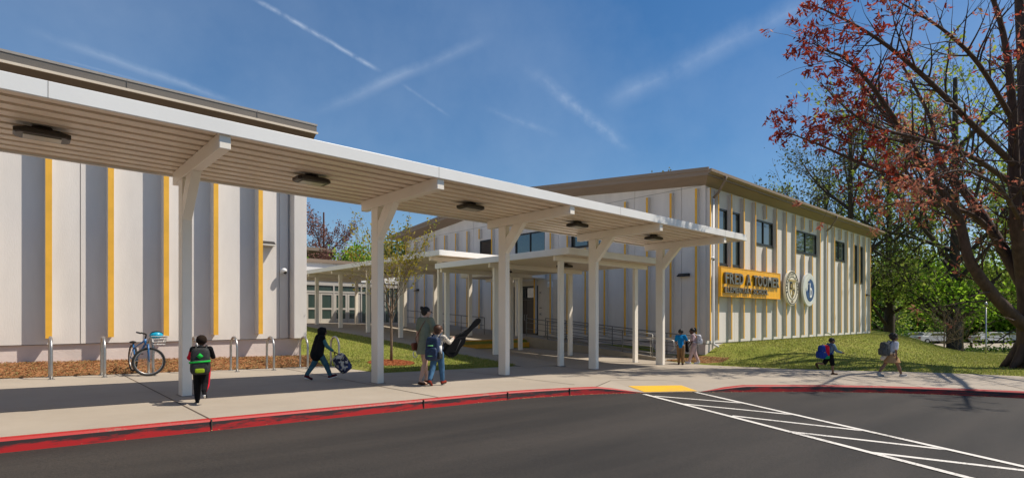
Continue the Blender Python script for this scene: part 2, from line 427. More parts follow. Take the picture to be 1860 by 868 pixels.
# road
mb = MB(); rx = [-120,-45,0,22.6]
for i in range(3):
    a, b = rx[i], rx[i+1]
    mb.add([(a,-120,P(a)-.14),(b,-120,P(b)-.14),(b,8.35,P(b)-.14),(a,8.35,P(a)-.14)], [(0,1,2,3)])
tag(mb.build('road', M['asphalt']), kind='structure')
# pavement in front, with the notch of the kerb ramp
A_, B_, C_, D_ = Vector((9.3,7.45)), Vector((10.25,6.97)), Vector((11.5,6.33)), Vector((12.5,5.72))
E_, F_ = Vector((10.75,8.25)), Vector((12.1,7.55))
def offs(poly, d):          # shift towards pavement side
    out = []
    for i, p in enumerate(poly):
        a = poly[max(i-1,0)]; b = poly[min(i+1,len(poly)-1)]; t = (b-a).normalized(); out.append(p + Vector((-t.y, t.x))*d)
    return out
KB = offs(KP, .15)
ia = min(range(len(KP)), key=lambda i: (KP[i]-A_).length); ic = min(range(len(KP)), key=lambda i: (KP[i]-D_).length)
ib = min(range(len(KP)), key=lambda i: (KP[i]-B_).length); id_ = min(range(len(KP)), key=lambda i: (KP[i]-C_).length)
outline = [tuple(KB[i]) for i in range(0, ia+1)] + [tuple(E_), tuple(F_)] + [tuple(KB[i]) for i in range(ic, len(KB))]
outline += [tuple(p) for p in BP[::-1]] + [(18.6,10.6),(18.9,12.3),(11.9,12.3),(11.9,12.85),(7.08,12.85),(7.08,15.75),(-40,15.75)]
bm = bmesh.new()
bv = [bm.verts.new((p[0], p[1], P(p[0]))) for p in outline]
f = bm.faces.new(bv)
if f.normal.z < 0 or f.calc_area() == 0: f.normal_flip()
bm.normal_update()
if f.normal.z < 0: f.normal_flip()
bmesh.ops.triangulate(bm, faces=bm.faces[:])
me = bpy.data.meshes.new('pavement'); bm.to_mesh(me); bm.free(); me.materials.append(M['concrete'])
o = bpy.data.objects.new('pavement', me); COL.objects.link(o); tag(o, kind='structure')
md = o.modifiers.new('thick', 'SOLIDIFY'); md.thickness = .1; md.offset = -1
# kerb
def kh(i):                  # kerb height above road
    if i <= ia or i >= ic: return .14
    if i <= ib: return lerp(.14, .012, (i-ia)/(ib-ia))
    if i >= id_: return lerp(.012, .14, (i-id_)/(ic-id_))
    return .012
mb = MB(); n = len(KP); vs = []; sc = []
KF = offs(KP, -.02); KM = offs(KP, .02)
for i in range(n):
    zr = P(KP[i].x)-.14; h = kh(i)
    vs += [(KF[i].x, KF[i].y, zr-.05), (KP[i].x, KP[i].y, zr+h*.85), (KM[i].x, KM[i].y, zr+h+.003), (KB[i].x, KB[i].y, zr+h+.003), (KB[i].x, KB[i].y, zr-.05)]
for i in range(n-1):
    if ib <= i < id_: continue
    for k in range(4):
        mb.f.append((i*5+k, (i+1)*5+k, (i+1)*5+k+1, i*5+k+1)); mb.m.append(0 if k == 0 else 1)
mb.v = vs
o = mb.build('kerb', [M['kerbface'], M['kerbred']]); tag(o, kind='structure')
at_ = o.data.attributes.new('scuff', 'FLOAT', 'POINT')
at_.data.foreach_set('value', [(0, .9, .2, 0, 0)[i % 5] for i in range(len(vs))])
for p in o.data.polygons: p.use_smooth = False
# kerb joints
mb = MB()
for i in list(range(2, len(KP)-1)):
    pass
for X in (-3.2, 1.95, 5.2, 7.1, 8.6):
    j = min(range(len(KP)-1), key=lambda i: abs((KP[i].x+KP[i+1].x)/2-X)); a, b = KP[j], KP[j+1]
    y = lerp(a.y, b.y, clamp((X-a.x)/(b.x-a.x), 0, 1)); z = P(X)
    mb.box((X-.005, y-.022, z-.13), (X+.005, y+.15, z+.0055))
tag(mb.build('kerb_joint', M['jointline']), kind='structure')
# kerb ramp
z = lambda p, d=0: (p.x, p.y, P(p.x)+d)
mb = MB()
mb.add([z(B_,-.125), z(C_,-.125), z(F_), z(E_)], [(0,1,2,3)])
KA = KB[ia]; KD = KB[ic]
mb.add([z(KA), z(B_,-.125), z(E_)], [(0,1,2)]); mb.add([z(C_,-.125), z(KD), z(F_)], [(0,1,2)])
tag(mb.build('kerb_ramp', M['concrete']), kind='structure')
mb = MB()
def onramp(s, t, d): 
    p = B_.lerp(C_, s).lerp(E_.lerp(F_, s), t); return (p.x, p.y, P(p.x)+lerp(-.125, 0, t)+d)
mb.add([onramp(.03,.03,.006), onramp(.97,.03,.006), onramp(.97,.5,.006), onramp(.03,.5,.006)], [(0,1,2,3)])
for i in range(22):
    for j in range(11):
        c = Vector(onramp(.06+.88*i/21, .06+.41*j/10, .006)); mb.tube([c, c+Vector((0,0,.006))], [.016,.011], 6)
o = mb.build('tactile_paving', M['tactile']); tag(o, 'bright yellow bumpy tactile paving pad at the dropped kerb', 'paving')
# paving joints
def jline(mb, pts, w=.012, d=.004, zf=P):
    for i in range(len(pts)-1):
        a = Vector(pts[i]); b = Vector(pts[i+1]); t = (b-a).normalized(); nn = Vector((-t.y, t.x))*w
        q = [a-nn, b-nn, b+nn, a+nn]; mb.add([(p.x, p.y, zf(p.x, p.y)+d) for p in q], [(0,1,2,3)])
mb = MB(); zf = lambda x, y: P(x)
for k in range(-6, 5): jline(mb, [(1.95+3.66*k, 8.1), (1.95+3.66*k, 15.7 if 1.95+3.66*k < 7 else 12.3)], zf=zf)
jline(mb, [(-40, 10.72-.55), (12.9, 10.17)], .008, zf=zf); jline(mb, [(-40, 13.4), (7, 13.4)], .008, zf=zf)
jline(mb, [(12.94, 7.9), (12.94, 12.2)], zf=zf); jline(mb, [(11.2, 12.2), (18.4, 9.2)], .008, zf=zf)
jline(mb, [tuple(A_+Vector((.05,.12))), tuple(E_)], .01, zf=zf); jline(mb, [tuple(E_), tuple(F_)], .01, zf=zf)
for i in range(4, len(BP)-8, 5): 
    q = min(KB, key=lambda p: (p-BP[i]).length); jline(mb, [tuple(q), tuple(BP[i])], .009, zf=zf)
tag(mb.build('paving_joint', M['jointline']), kind='structure')
# crosswalk paint
def onroad(px, py):
    u = (px-930)/F; d = CF+CR*u; v = (575-py)/F
    # solve CAMZ + v t = P(d.x t)-.14
    t = 10
    for _ in range(30): t = (P(d.x*t)-.14-CAMZ)/v
    return Vector((d.x*t, d.y*t))
mb = MB()
def stripe(a, b, w=.05):
    a = onroad(*a); b = onroad(*b); jline(mb, [tuple(a), tuple(b)], w, .005, zf=lambda x, y: P(x)-.14)
L0, L1 = (1170,716), (1758,868); R0, R1 = (1264,712.5), (1860,848)
a, b = onroad(*L0), onroad(*L1); e = b+(b-a)*.25; jline(mb, [tuple(a), tuple(e)], .05, .009, zf=lambda x, y: P(x)-.14)
a, b = onroad(*R0), onroad(*R1); e = b+(b-a)*.45; jline(mb, [tuple(a), tuple(e)], .05, .009, zf=lambda x, y: P(x)-.14)
for s in (((1189,719),(1350,732)), ((1242,733.5),(1452,754)), ((1330,755),(1577,783)), ((1436,784),(1734,818)), ((1581,821.5),(1875,856)), ): stripe(*s)
tag(mb.build('road_marking', M['linepaint']), kind='structure')
# mulch beds, each dense with straw pieces
def strawbed(name, pts_fn, area_n, m, base_mb, seed=1, ln=.09):
    r = random.Random(seed); mb = base_mb
    for _ in range(area_n):
        x, y, zz = pts_fn(r); a = r.random()*math.pi; l = ln*.55*(.5+r.random()); w = .005+.008*r.random()
        dx, dy = math.cos(a)*l, math.sin(a)*l; h = .03*r.random()
        mb.add([(x-dx,y-dy,zz+.004),(x+w,y-w,zz+h+.012),(x+dx,y+dy,zz+.01+h*.6),(x-w,y+w,zz+h+.012)], [(0,1,2,3)], 1)
    return mb.build(name, [m, M['strawring'] if m is M['strawred'] else M['straw']])
mb = MB(); N = 60
for i in range(N):
    x0, x1 = -16+23.05*i/N, -16+23.05*(i+1)/N
    for k in range(4):
        y0, y1 = 15.72+.34*k, 15.72+.34*(k+1); g = lambda x, y: lerp(P(x)+.008, P(x)+.24, sm((y-15.75)/1.2))+.012*math.sin(x*5+y*7)
        mb.add([(x0,y0,g(x0,y0)),(x1,y0,g(x1,y0)),(x1,y1,g(x1,y1)),(x0,y1,g(x0,y1))], [(0,1,2,3)])
tag(strawbed('mulch', lambda r: (lambda x, y: (x, y, lerp(P(x)+.008, P(x)+.24, sm((y-15.75)/1.2))))(r.uniform(-3,7.05), 15.68+1.3*r.random()), 9000, M['mulch'], mb), kind='stuff')
# young tree mulch ring
TR = (8.35, 14.45)
mb = MB(); vs = [(TR[0], TR[1], lawn_z(*TR)+.05)]
for k in range(36):
    t = 2*math.pi*k/36; rr = .62+.04*math.sin(3*t); x, y = TR[0]+rr*math.cos(t), TR[1]+rr*math.sin(t); vs.append((x, y, lawn_z(x, y)+.006))
mb.add(vs, [(0, 1+k, 1+(k+1) % 36) for k in range(36)])
def rp(r):
    a = r.random()*6.283; q = math.sqrt(r.random())*.66; x, y = TR[0]+q*math.cos(a), TR[1]+q*math.sin(a); return x, y, lawn_z(x, y)+.05*(1-q/.66)
o = strawbed('mulch', rp, 4200, M['strawred'], mb, 3); tag(o, kind='stuff')
# bed along ramp
mb = MB()
for i in range(24):
    y0, y1 = 11.4+.35*i, 11.4+.35*(i+1); g = lambda y: P(20.5)+.03+.045*(y-11.4)
    mb.add([(20.2,y0,g(y0)),(21.2,y0,g(y0)+.02),(21.2,y1,g(y1)+.02),(20.2,y1,g(y1))], [(0,1,2,3)])
for (x0,y0,x1,y1) in ((18.95,10.2,20.4,11.9),(20.4,10.3,21.0,11.9)):
    n = 8
    for i in range(n):
        for j in range(n):
            a, b, c, d = lerp(x0,x1,i/n), lerp(x0,x1,(i+1)/n), lerp(y0,y1,j/n), lerp(y0,y1,(j+1)/n); gg = lambda x, y: lawn_z(x, y)+.012
            mb.add([(a,c,gg(a,c)),(b,c,gg(b,c)),(b,d,gg(b,d)),(a,d,gg(a,d))], [(0,1,2,3)])
def rp2(r):
    if r.random() < .6: x, y = r.uniform(20.2,21.1), r.uniform(11.4,19.5); return x, y, P(20.5)+.03+.045*(y-11.4)
    x, y = r.uniform(19,20.95), r.uniform(10.3,11.9); return x, y, lawn_z(x, y)+.01
tag(strawbed('mulch', rp2, 7000, M['mulch'], mb, 4), kind='stuff')

# court, raised strip, upper walk, steps, ramp
def slab(name, x0, x1, y0, y1, zfun, m, th=.5, parent=None, seg=1):
    mb = MB()
    for i in range(seg):
        a, b = lerp(y0,y1,i/seg), lerp(y0,y1,(i+1)/seg)
        q = [(x0,a,zfun(x0,a)),(x1,a,zfun(x1,a)),(x1,b,zfun(x1,b)),(x0,b,zfun(x0,b))]
        mb.add(q+[(p[0],p[1],p[2]-th) for p in q], [(0,1,2,3),(7,6,5,4),(0,4,5,1),(1,5,6,2),(2,6,7,3),(3,7,4,0)])
    return mb.build(name, m, parent)
tag(slab('path', 13.6, 18.75, 12.3, 19.32, lambda x, y: P(x)+.03*(y-12.3), M['concrete'], .2), kind='structure')
tag(slab('path', 11.9, 13.6, 12.3, 19.66, lambda x, y: STRIP(y), M['concrete'], .5), kind='structure')
tag(slab('path', 11.9, 21.1, 19.66, 30.5, lambda x, y: W(y), M['concrete'], .6), kind='structure')
tag(slab('path', 6.8, 26, 30.5, 38.3, lambda x, y: W(y), M['concrete'], .6), kind='structure')
st = thing('steps', 'two low concrete steps with orange-yellow risers below the dark double door', 'steps', (16.1, 19.4, .1))
bx('tread', (13.6,19.32,-.3), (18.75,19.66,.26), M['concstep'], st)
bx('riser', (13.6,19.305,-.05), (18.75,19.32-.002,.258), M['stepyellow'], st); bx('nosing', (13.6,19.30,.262), (18.75,19.36,.268), M['stepyellow'], st)
bx('riser', (13.6,19.645,.262), (18.75,19.658,.425), M['stepyellow'], st); bx('nosing', (13.6,19.64,.428), (18.75,19.70,.436), M['stepyellow'], st)
rp_ = thing('ramp', 'grey concrete access ramp with low edge wall running down beside the shaded wall', 'ramp', (19.5, 15.8, -.2))
RZ = lambda y: lerp(P(19.5)+.01, .43, clamp((y-12.0)/7.65, 0, 1))
slab('slab', 18.9, 20.25, 11.6, 19.66, lambda x, y: RZ(y), M['concstep'], .6, rp_, 8)
slab('edge_wall', 18.75, 18.9, 12.2, 19.66, lambda x, y: RZ(y)+.12, M['concstep'], .9, rp_, 8)
slab('edge_wall', 20.1, 20.25, 12.2, 19.66, lambda x, y: RZ(y)+.12, M['concstep'], .9, rp_, 8)
def railing(name, label, pts, zfun, hts, npost, m, group, r=.021, loop=False):
    t = thing(name, label, 'railing', (pts[0][0], pts[0][1], zfun(pts[0][1])), group)
    a, b = Vector(pts[0]), Vector(pts[1])
    for h in hts:
        mb = MB(); mb.tube([(lerp(a.x,b.x,k/8), lerp(a.y,b.y,k/8), zfun(lerp(a.y,b.y,k/8))+h) for k in range(9)], r if h == hts[0] else r*.7, 8)
        mb.build('rail', m, t, True)
    for k in range(npost):
        s = k/(npost-1); x, y = lerp(a.x,b.x,s), lerp(a.y,b.y,s)
        MB().tube([(x,y,zfun(y)-.1),(x,y,zfun(y)+hts[0])], r, 8).build('post', m, t, True)
    return t
railing('railing', 'grey steel railing on the near edge of the ramp', ((18.83,12.4),(18.83,19.6)), RZ, (1.0,.8,.5,.25), 6, M['rail'], 'ramp railings')
railing('railing', 'grey steel railing on the far edge of the ramp, next to the wall', ((20.18,11.2),(20.18,19.6)), RZ, (1.0,.8,.5,.25), 7, M['rail'], 'ramp railings')
railing('railing', 'thin grey two-bar railing on the upper walk behind the canopy columns', ((18.3,22.2),(18.3,30.2)), W, (.88,.48), 5, M['rail'], 'ramp railings')
t = thing('handrail', 'bare silver handrail loop at the foot of the ramp', 'handrail', (18.2,12.2,P(18)))
for X in (17.9, 19.0):
    zz = P(X); MB().tube([(X,11.0,zz+.45),(X,10.85,zz+.55),(X,10.9,zz+.82),(X,11.05,zz+.88),(X,12.6,zz+.92),(X,12.6,zz)], .022, 8).build('rail', M['steel'], t, True)
    MB().tube([(X,11.3,zz),(X,11.3,zz+.88)], .022, 8).build('post', M['steel'], t, True)

# ------------------------------------------------------------------ canopies
def canopy(name, label, axis_, a0, a1, b0, b1, z0, beams, colb, ground, fh=.2, cw=.15, cd=.28, brace=None, beam_b=None, bh=.22, colsfn=None):
    """a runs along the canopy, b across it"""
    mp = (lambda a, b, z: (a, b, z)) if axis_ == 'X' else (lambda a, b, z: (b, a, z))
    t = thing(name, label, 'canopy', mp((a0+a1)/2, (b0+b1)/2, ground((a0+a1)/2, (b0+b1)/2)))
    # ribbed deck
    per = (b1-b0-.1)/round((b1-b0-.1)/.3); b = b0+.05; prof = []
    while b < b1-.051:
        prof += [(b, z0), (b+per*.64, z0), (b+per*.68, z0+.075), (b+per*.96, z0+.075)]; b += per
    prof += [(b1-.05, z0), (b1-.05, z0+.13), (b0+.05, z0+.13)]
    mb = MB(); n = len(prof)
    vs = [mp(a0+.05, q[0], q[1]) for q in prof]+[mp(a1-.05, q[0], q[1]) for q in prof]
    for i in range(n):
        j = (i+1) % n; mb.f.append((i, j, n+j, n+i)); mb.m.append(0)
    mb.v = vs; mb.build('roof_deck', M['deck'], t)
    zt = z0+fh-.02; zb = z0-.03
    for (p, q) in (((a0,b0),(a1,b0+.05)), ((a0,b1-.05),(a1,b1)), ((a0,b0+.05),(a0+.05,b1-.05)), ((a1-.05,b0+.05),(a1,b1-.05))):
        mb = MB(); mb.box(mp(p[0],p[1],zb), mp(q[0],q[1],zt)); mb.build('fascia', M['fasciawhite'], t, bevel=.006)
    if a1-a0 > 20:
        for k in range(5):
            a = a1-1.49-5.49*k; MB().box(mp(a-.003, b0-.0015, zb+.002), mp(a+.003, b0-.0005, zt-.002)).build('fascia_seam', M['joint'], t)
    bb = beam_b or (b0+.15, b1-.2)
    for a in beams:
        MB().box(mp(a-cw/2, bb[0], z0-bh), mp(a+cw/2, bb[1], z0-.001)).build('beam', M['paint'], t, bevel=.008)
        for c in colb:
            MB().box(mp(a-cw/2, c-cd/2, ground(*mp(a, c, 0)[:2])-.05), mp(a+cw/2, c+cd/2, z0-bh-.001)).build('column', M['paint'], t, bevel=.01)
            mbp = MB(); g = ground(*mp(a, c, 0)[:2])
            mbp.box(mp(a-cw/2-.035, c-cd/2-.035, g-.02), mp(a+cw/2+.035, c+cd/2+.035, g+.006)); mbp.build('base_joint', M['joint'], t)
            if brace:
                f_ = c-cd/2; zz = z0-bh
                MB().prism([mp(a-cw/2+.004, f_, zz-.71), mp(a-cw/2+.004, f_-.66, zz), mp(a-cw/2+.004, f_-.29, zz), mp(a-cw/2+.004, f_, zz-.32)], Vector(mp(cw-.008, 0, 0))).build('brace', M['paint'], t, bevel=.006)
    return t
GP = lambda x, y: P(x)
canopy('walkway_canopy', 'long white ribbed walkway canopy on single braced columns beside the kerb', 'X', -12.6, 18.3, 8.38, 11.62, 4.07, [2.245+3.66*k-3.66*3+0 for k in range(3)]+[2.245+3.66*k for k in range(5)], [10.8], GP, .19, brace=True, beam_b=(8.43,11.4))
gB = lambda x, y: P(x)+.03*(clamp(y, 12.3, 19.3)-12.3) if x > 13.6 else STRIP(max(y, 12.3))
canopy('walkway_canopy', 'lower white flat canopy tucked behind the long one above the shaded court', 'Y', 11.25, 18.4, 12.6, 18.0, 3.44, [12.0,15.2,18.2], [13.05,17.1], gB, .2, .11, .2, bh=.17)
gC = lambda x, y: W(y) if y > 19.66 else (STRIP(y) if x < 13.6 else P(x)+.2)
canopy('walkway_canopy', 'far white canopy leading back to the glazed entrance doors', 'Y', 17.8, 36.2, 12.4, 17.5, 3.93, [18.7,21.75,24.8,27.85,30.9,33.9], [13.05,17.0], gC, .2, .11, .2, bh=.17)
canopy('walkway_canopy', 'short white canopy in front of the dark double door', 'X', 17.65, 21.0, 20.4, 23.4, 3.55, [19.35], [20.85], lambda x, y: W(y), .26, .15, .15, bh=.16, beam_b=(20.5,23.3))
# ceiling luminaires
def luminaire():
    t = thing('ceiling_light', 'x', 'light', (0,0,0), 'lights under the canopies')
    mb = MB(); mb.tube([(0,0,0),(0,0,-.05)], [.11,.13], 16); mb.build('mount', M['bronze'], t)
    mb = MB(); o_ = []
    pts = [(-.30,-.13),(-.24,-.19),(.24,-.19),(.30,-.13),(.30,.13),(.24,.19),(-.24,.19),(-.30,.13)]
    vs = []
    for (s, z_) in ((.72,-.045),(1,-.075),(1,-.125),(.92,-.14)): vs += [(x*s, y*s, z_) for x, y in pts]
    fs = [tuple(range(8))]+[(k*8+i, k*8+(i+1)%8, (k+1)*8+(i+1)%8, (k+1)*8+i) for k in range(3) for i in range(8)]+[tuple(range(24,32))[::-1]]
    mb.add(vs, fs).build('housing', M['bronze'], t)
    MB().box((-.2,-.11,-.152),(.2,.11,-.141)).build('lens', mat('lens', (.42,.38,.30), .3, .05), t)
    return t
l0 = luminaire(); first = True
ll = [((.34,9.87,4.07), 'black ceiling light under the long canopy, closest to the left edge of the view'),
      ((4.07,9.87,4.07), 'black ceiling light under the long canopy between the two nearest columns'),
      ((7.73,9.87,4.07), 'black ceiling light under the long canopy between the second and third columns'),
      ((11.4,9.87,4.07), 'black ceiling light under the long canopy between the third and fourth columns'),
      ((15.05,9.87,4.07), 'black ceiling light under the long canopy in its last bay before the free end'),
      ((15.0,13.6,3.44), 'dark ceiling light under the lower court canopy, nearer one'),
      ((15.0,16.9,3.44), 'dark ceiling light under the lower court canopy, farther one'),
      ((14.9,20.2,3.93), 'dark ceiling light under the far canopy at its front end'),
      ((14.9,26.3,3.93), 'dark ceiling light deep under the far canopy close to the entrance')]
for i, (p, lb) in enumerate(ll):
    o = l0 if i == 0 else copy_tree(l0); o.location = p; o['label'] = lb
# ------------------------------------------------------------------ buildings
def panel(map_, a0, a1, z0, topf, holes, gap=.008, th=.09):
    """precast panel between a0 and a1 (map_(a, depth, z) -> xyz, depth 0 at the face, positive inwards), window holes left open"""
    mb = MB(); a0 += gap; a1 -= gap
    hs = [h for h in holes if h[1] > a0 and h[0] < a1]
    ab = sorted({a0, a1} | {clamp(h[i], a0, a1) for h in hs for i in (0, 1)}); zb = sorted({z0} | {h[i] for h in hs for i in (2, 3)})
    for i in range(len(ab)-1):
        p, q = ab[i], ab[i+1]
        if q-p < 1e-4: continue
        j = 0
        while j < len(zb):
            lo = zb[j]; hi = zb[j+1] if j+1 < len(zb) else None
            if hi is not None and any(h[0] < (p+q)/2 < h[1] and h[2] < (lo+hi)/2 < h[3] for h in hs): j += 1; continue
            tp, tq = (topf(p), topf(q)) if hi is None else (hi, hi)
            mb.prism([map_(p,0,lo), map_(q,0,lo), map_(q,0,tq), map_(p,0,tp)], Vector(map_(0,th,0))-Vector(map_(0,0,0)))
            j += 1
    return mb
def fin(map_, a, z0, z1, w=.12, d=.26):
    mb = MB(); p = [Vector(map_(a+s*w/2, -dd, zz)) for zz in (z0, z1) for s, dd in ((-1,-.001),(1,-.001),(1,d-.012),(-1,d-.012))]
    mb.add(p, [(0,1,2,3),(4,5,6,7),(0,1,5,4),(1,2,6,5),(2,3,7,6),(3,0,4,7)], 0)
    q = [Vector(map_(a+s*w/2, -dd, zz)) for zz in (z0, z1) for s, dd in ((-1,d-.012),(1,d-.012),(1,d),(-1,d))]
    mb.add(q, [(0,1,2,3),(4,5,6,7),(0,1,5,4),(1,2,6,5),(2,3,7,6),(3,0,4,7)], 1)
    return mb
def window(map_, parent, a0, a1, z0, z1, divs=1, depth=.06, fw=.07, louvre=False):
    f = MB()
    bxm = lambda mb, p, q, d0, d1, r, s: mb.box(map_(p,d0,r), map_(q,d1,s))
    bxm(f, a0, a1, depth-.05, depth+.05, z0, z0+fw); bxm(f, a0, a1, depth-.05, depth+.05, z1-fw, z1)
    bxm(f, a0, a0+fw, depth-.05, depth+.05, z0+fw, z1-fw); bxm(f, a1-fw, a1, depth-.05, depth+.05, z0+fw, z1-fw)
    for k in range(1, divs):
        c = lerp(a0, a1, k/divs); bxm(f, c-.03, c+.03, depth-.045, depth+.045, z0+fw, z1-fw)
    w = f.build('louvre' if louvre else 'window', M['frame'], parent)
    s = MB(); bxm(s, a0-.04, a1+.04, -.03, .0, z0-.05, z0); s.build('sill', M['frame'], w)
    if louvre:
        m = MB(); n = 9
        for k in range(n):
            zz = lerp(z0+fw, z1-fw, (k+.15)/n); h = (z1-z0-2*fw)/n
            m.prism([map_(a0+fw,depth-.04,zz), map_(a0+fw,depth-.025,zz), map_(a0+fw,depth+.04,zz+h*.8), map_(a0+fw,depth+.025,zz+h*.8)], Vector(map_(a1-fw,0,0))-Vector(map_(a0+fw,0,0)))
        m.build('slats', M['soffit'], w)
        g = MB(); bxm(g, a0+fw, a1-fw, depth+.06, depth+.07, z0+fw, z1-fw); g.build('backing', M['black'], w)
    else:
        g = MB()
        for k in range(divs):
            p = lerp(a0, a1, k/divs)+(fw if k == 0 else .03); q = lerp(a0, a1, (k+1)/divs)-(fw if k == divs-1 else .03)
            bxm(g, p, q, depth, depth+.012, z0+fw, z1-fw)
        g.build('glass', M['glass'], w)
    return w
# ---- left building: wall face Y=17, ends at X=6.75
b1 = thing('school_building', 'pale ribbed school building behind the bicycle racks, under the nearest roof', 'building', (-5, 24, .3))
mS = lambda a, d, z: (a, 17+d, z)
bx('wall', (-20,17.09,.85), (6.70,44,6.75), M['wall'], b1)
bx('foundation', (-20,17.065,-.1), (6.67,44,.835), M['base'], b1)
J1 = [1.29+2.365*k for k in range(-9, 3)]+[6.28]
js = [-20]+[j for j in J1 if j > -19]
for i in range(len(js)-1): panel(mS, js[i], js[i+1], .85, lambda a: 6.75, []).build('wall_panel', M['wall'], b1)
MB().box((6.34,16.66,.85), (6.72,17.09,6.75)).build('corner_panel', M['wall'], b1, bevel=.008)
for k in range(-12, 5):
    fin(mS, .6875+1.173*k, 1.0, 6.4, .12, .34).build('fin', [M['fin_side'], M['yellow']], b1)
# roof with deep overhang
rf = bx('roof', (-21,16.4,7.10), (6.92,45,7.32), M['metalcap'], b1)
MB().box((-21.02,16.36,7.035), (6.95,16.4,7.092)).build('roof_trim', M['cream'], rf)
MB().box((-21.02,16.385,7.28), (6.94,16.4-.0005,7.335)).build('roof_cap', M['roof'], rf)
MB().prism([(-21,16.4,7.03),(-21,16.98,6.66),(-21,17.2,6.66),(-21,17.2,7.095),(-21,16.4,7.095)], (27.9,0,0)).build('soffit', M['soffit'], rf)
mb = MB()
for k in range(6): mb.box((5.2-3.05*k-.004,16.382,7.12), (5.2-3.05*k+.004,16.399,7.32))
mb.build('roof_seams', M['joint'], rf)

# ---- right building: corner (21.15, 11.4)
b2 = thing('school_building', 'two-storey white school building with yellow-edged fins and brown gable roof, carrying the yellow name board', 'building', (32, 23, .2))
XG, YS, X1, YN = 21.15, 11.4, 43.6, 34.6
RID = 22.95
def rz(y): return 8.50 - .094*abs(y-RID)          # roof top line
mG = lambda a, d, z: (XG+d, a, z)
mT = lambda a, d, z: (a, YS+d, z)
MB().prism([(XG+.25,YS+.25,-.4),(XG+.25,YN,-.4),(XG+.25,YN,rz(YN)-.3),(XG+.25,RID,rz(RID)-.3),(XG+.25,YS+.25,rz(YS)-.3)], (X1-XG-.25,0,0)).build('wall', M['wall'], b2)
bx('foundation', (XG+.02,YS+.02,-1.2), (X1-.02,YN,.38), M['base'], b2)
gh = [(20.6,22.95,4.98,6.12),(16.6,18.75,4.98,6.12),(24.9,26.1,4.9,6.1),(21.1,23.0,.4,3.18)]
gp = sorted([YS+.0]+[12.9-.4+2.37*k for k in range(0,10)]+[YN])
for i in range(len(gp)-1):
    if gp[i+1]-gp[i] < .3: continue
    panel(mG, gp[i], gp[i+1], .42 if gp[i] < 19.4 else .3, lambda a: rz(a)-.31, gh).build('wall_panel', M['wall'], b2)
sp = [YS and XG]+[23.7+2.346*k for k in range(0,9)]+[X1]
sh = [(22.12,22.98,3.72,6.1),(23.3,24.16,3.72,6.1),(25.6,27.68,4.9,6.06),(30.3,33.5,4.9,6.06),(36.15,38.22,4.9,6.06),(39.66,40.55,3.7,6.1),(40.84,41.72,3.7,6.1)]
for i in range(len(sp)-1):
    panel(mT, sp[i], sp[i+1], .4, lambda a: rz(YS)-.27, sh).build('wall_panel', M['wall'], b2)
for k in range(20):
    y = 11.72+1.185*k
    def seg(z0, z1): fin(mG, y, z0, z1, .095, .2).build('fin', [M['fin_side'], M['yellow']], b2)
    hit = [h for h in gh if h[0]-.06 < y < h[1]+.06]
    if not hit: seg(.62, 6.78)
    else:
        h = hit[0]
        seg(h[3]+.08, 6.78)
        if h[2] > 2: seg(.62, h[2]-.1)
for k in range(-1, 19):
    x = 21.95+1.173*k if k >= 0 else 21.26
    hit = [h for h in sh if h[0]-.06 < x < h[1]+.06]
    def seg(z0, z1): fin(mT, x, z0, z1, .08, .16).build('fin', [M['fin_side'], M['yellow']], b2)
    if not hit: seg(.52, 6.78)
    else: seg(hit[0][3]+.08, 6.78); seg(.52, hit[0][2]-.1)
for h in sh: window(mT, b2, *h, divs=2 if h[1]-h[0] > 1.5 else 1, depth=.03 if h[0] < 39 else .0)
window(mG, b2, *gh[0], divs=2, depth=.09); window(mG, b2, *gh[1], divs=2, depth=.09); window(mG, b2, *gh[2], louvre=True, depth=.06)
# horizontal reveal line above fins (gable)
MB().box((XG-.004,YS,6.90),(XG-.001,YN,6.915)).build('reveal', M['joint'], b2)
# door
d = MB(); y0, y1 = 21.1, 23.0
for (p, q, r, s) in ((y0,y1,3.08,3.18),(y0,y0+.09,.42,3.08),(y1-.09,y1,.42,3.08),(y0+.09,y1-.09,2.45,2.54),(22.02,22.08,2.54,3.08)):
    d.box((XG-.03,p,r),(XG+.1,q,s))
dr = d.build('door_frame', M['frame'], b2)
for (p, q) in ((21.2,22.03),(22.06,22.9)):
    l = bx('door_leaf', (XG+.02,p,.45), (XG+.07,q,2.44), M['door'], dr)
    g = bx('transom_glass', (XG+.03,p,2.55), (XG+.04,q,3.07), M['glass'], dr)
for y in (21.95, 22.14): MB().tube([(XG+.02,y,1.3),(XG-.04,y,1.32),(XG-.04,y,1.6),(XG+.02,y,1.62)], .012, 6).build('door_handle', M['steel'], dr)
MB().box((XG-.05,19.7,.42),(XG-.002,21.05,3.45)).box((XG-.05,23.05,.42),(XG-.002,23.7,3.45)).box((XG-.05,21.05,3.2),(XG-.002,23.05,3.45)).build('door_surround', M['cream'], b2)
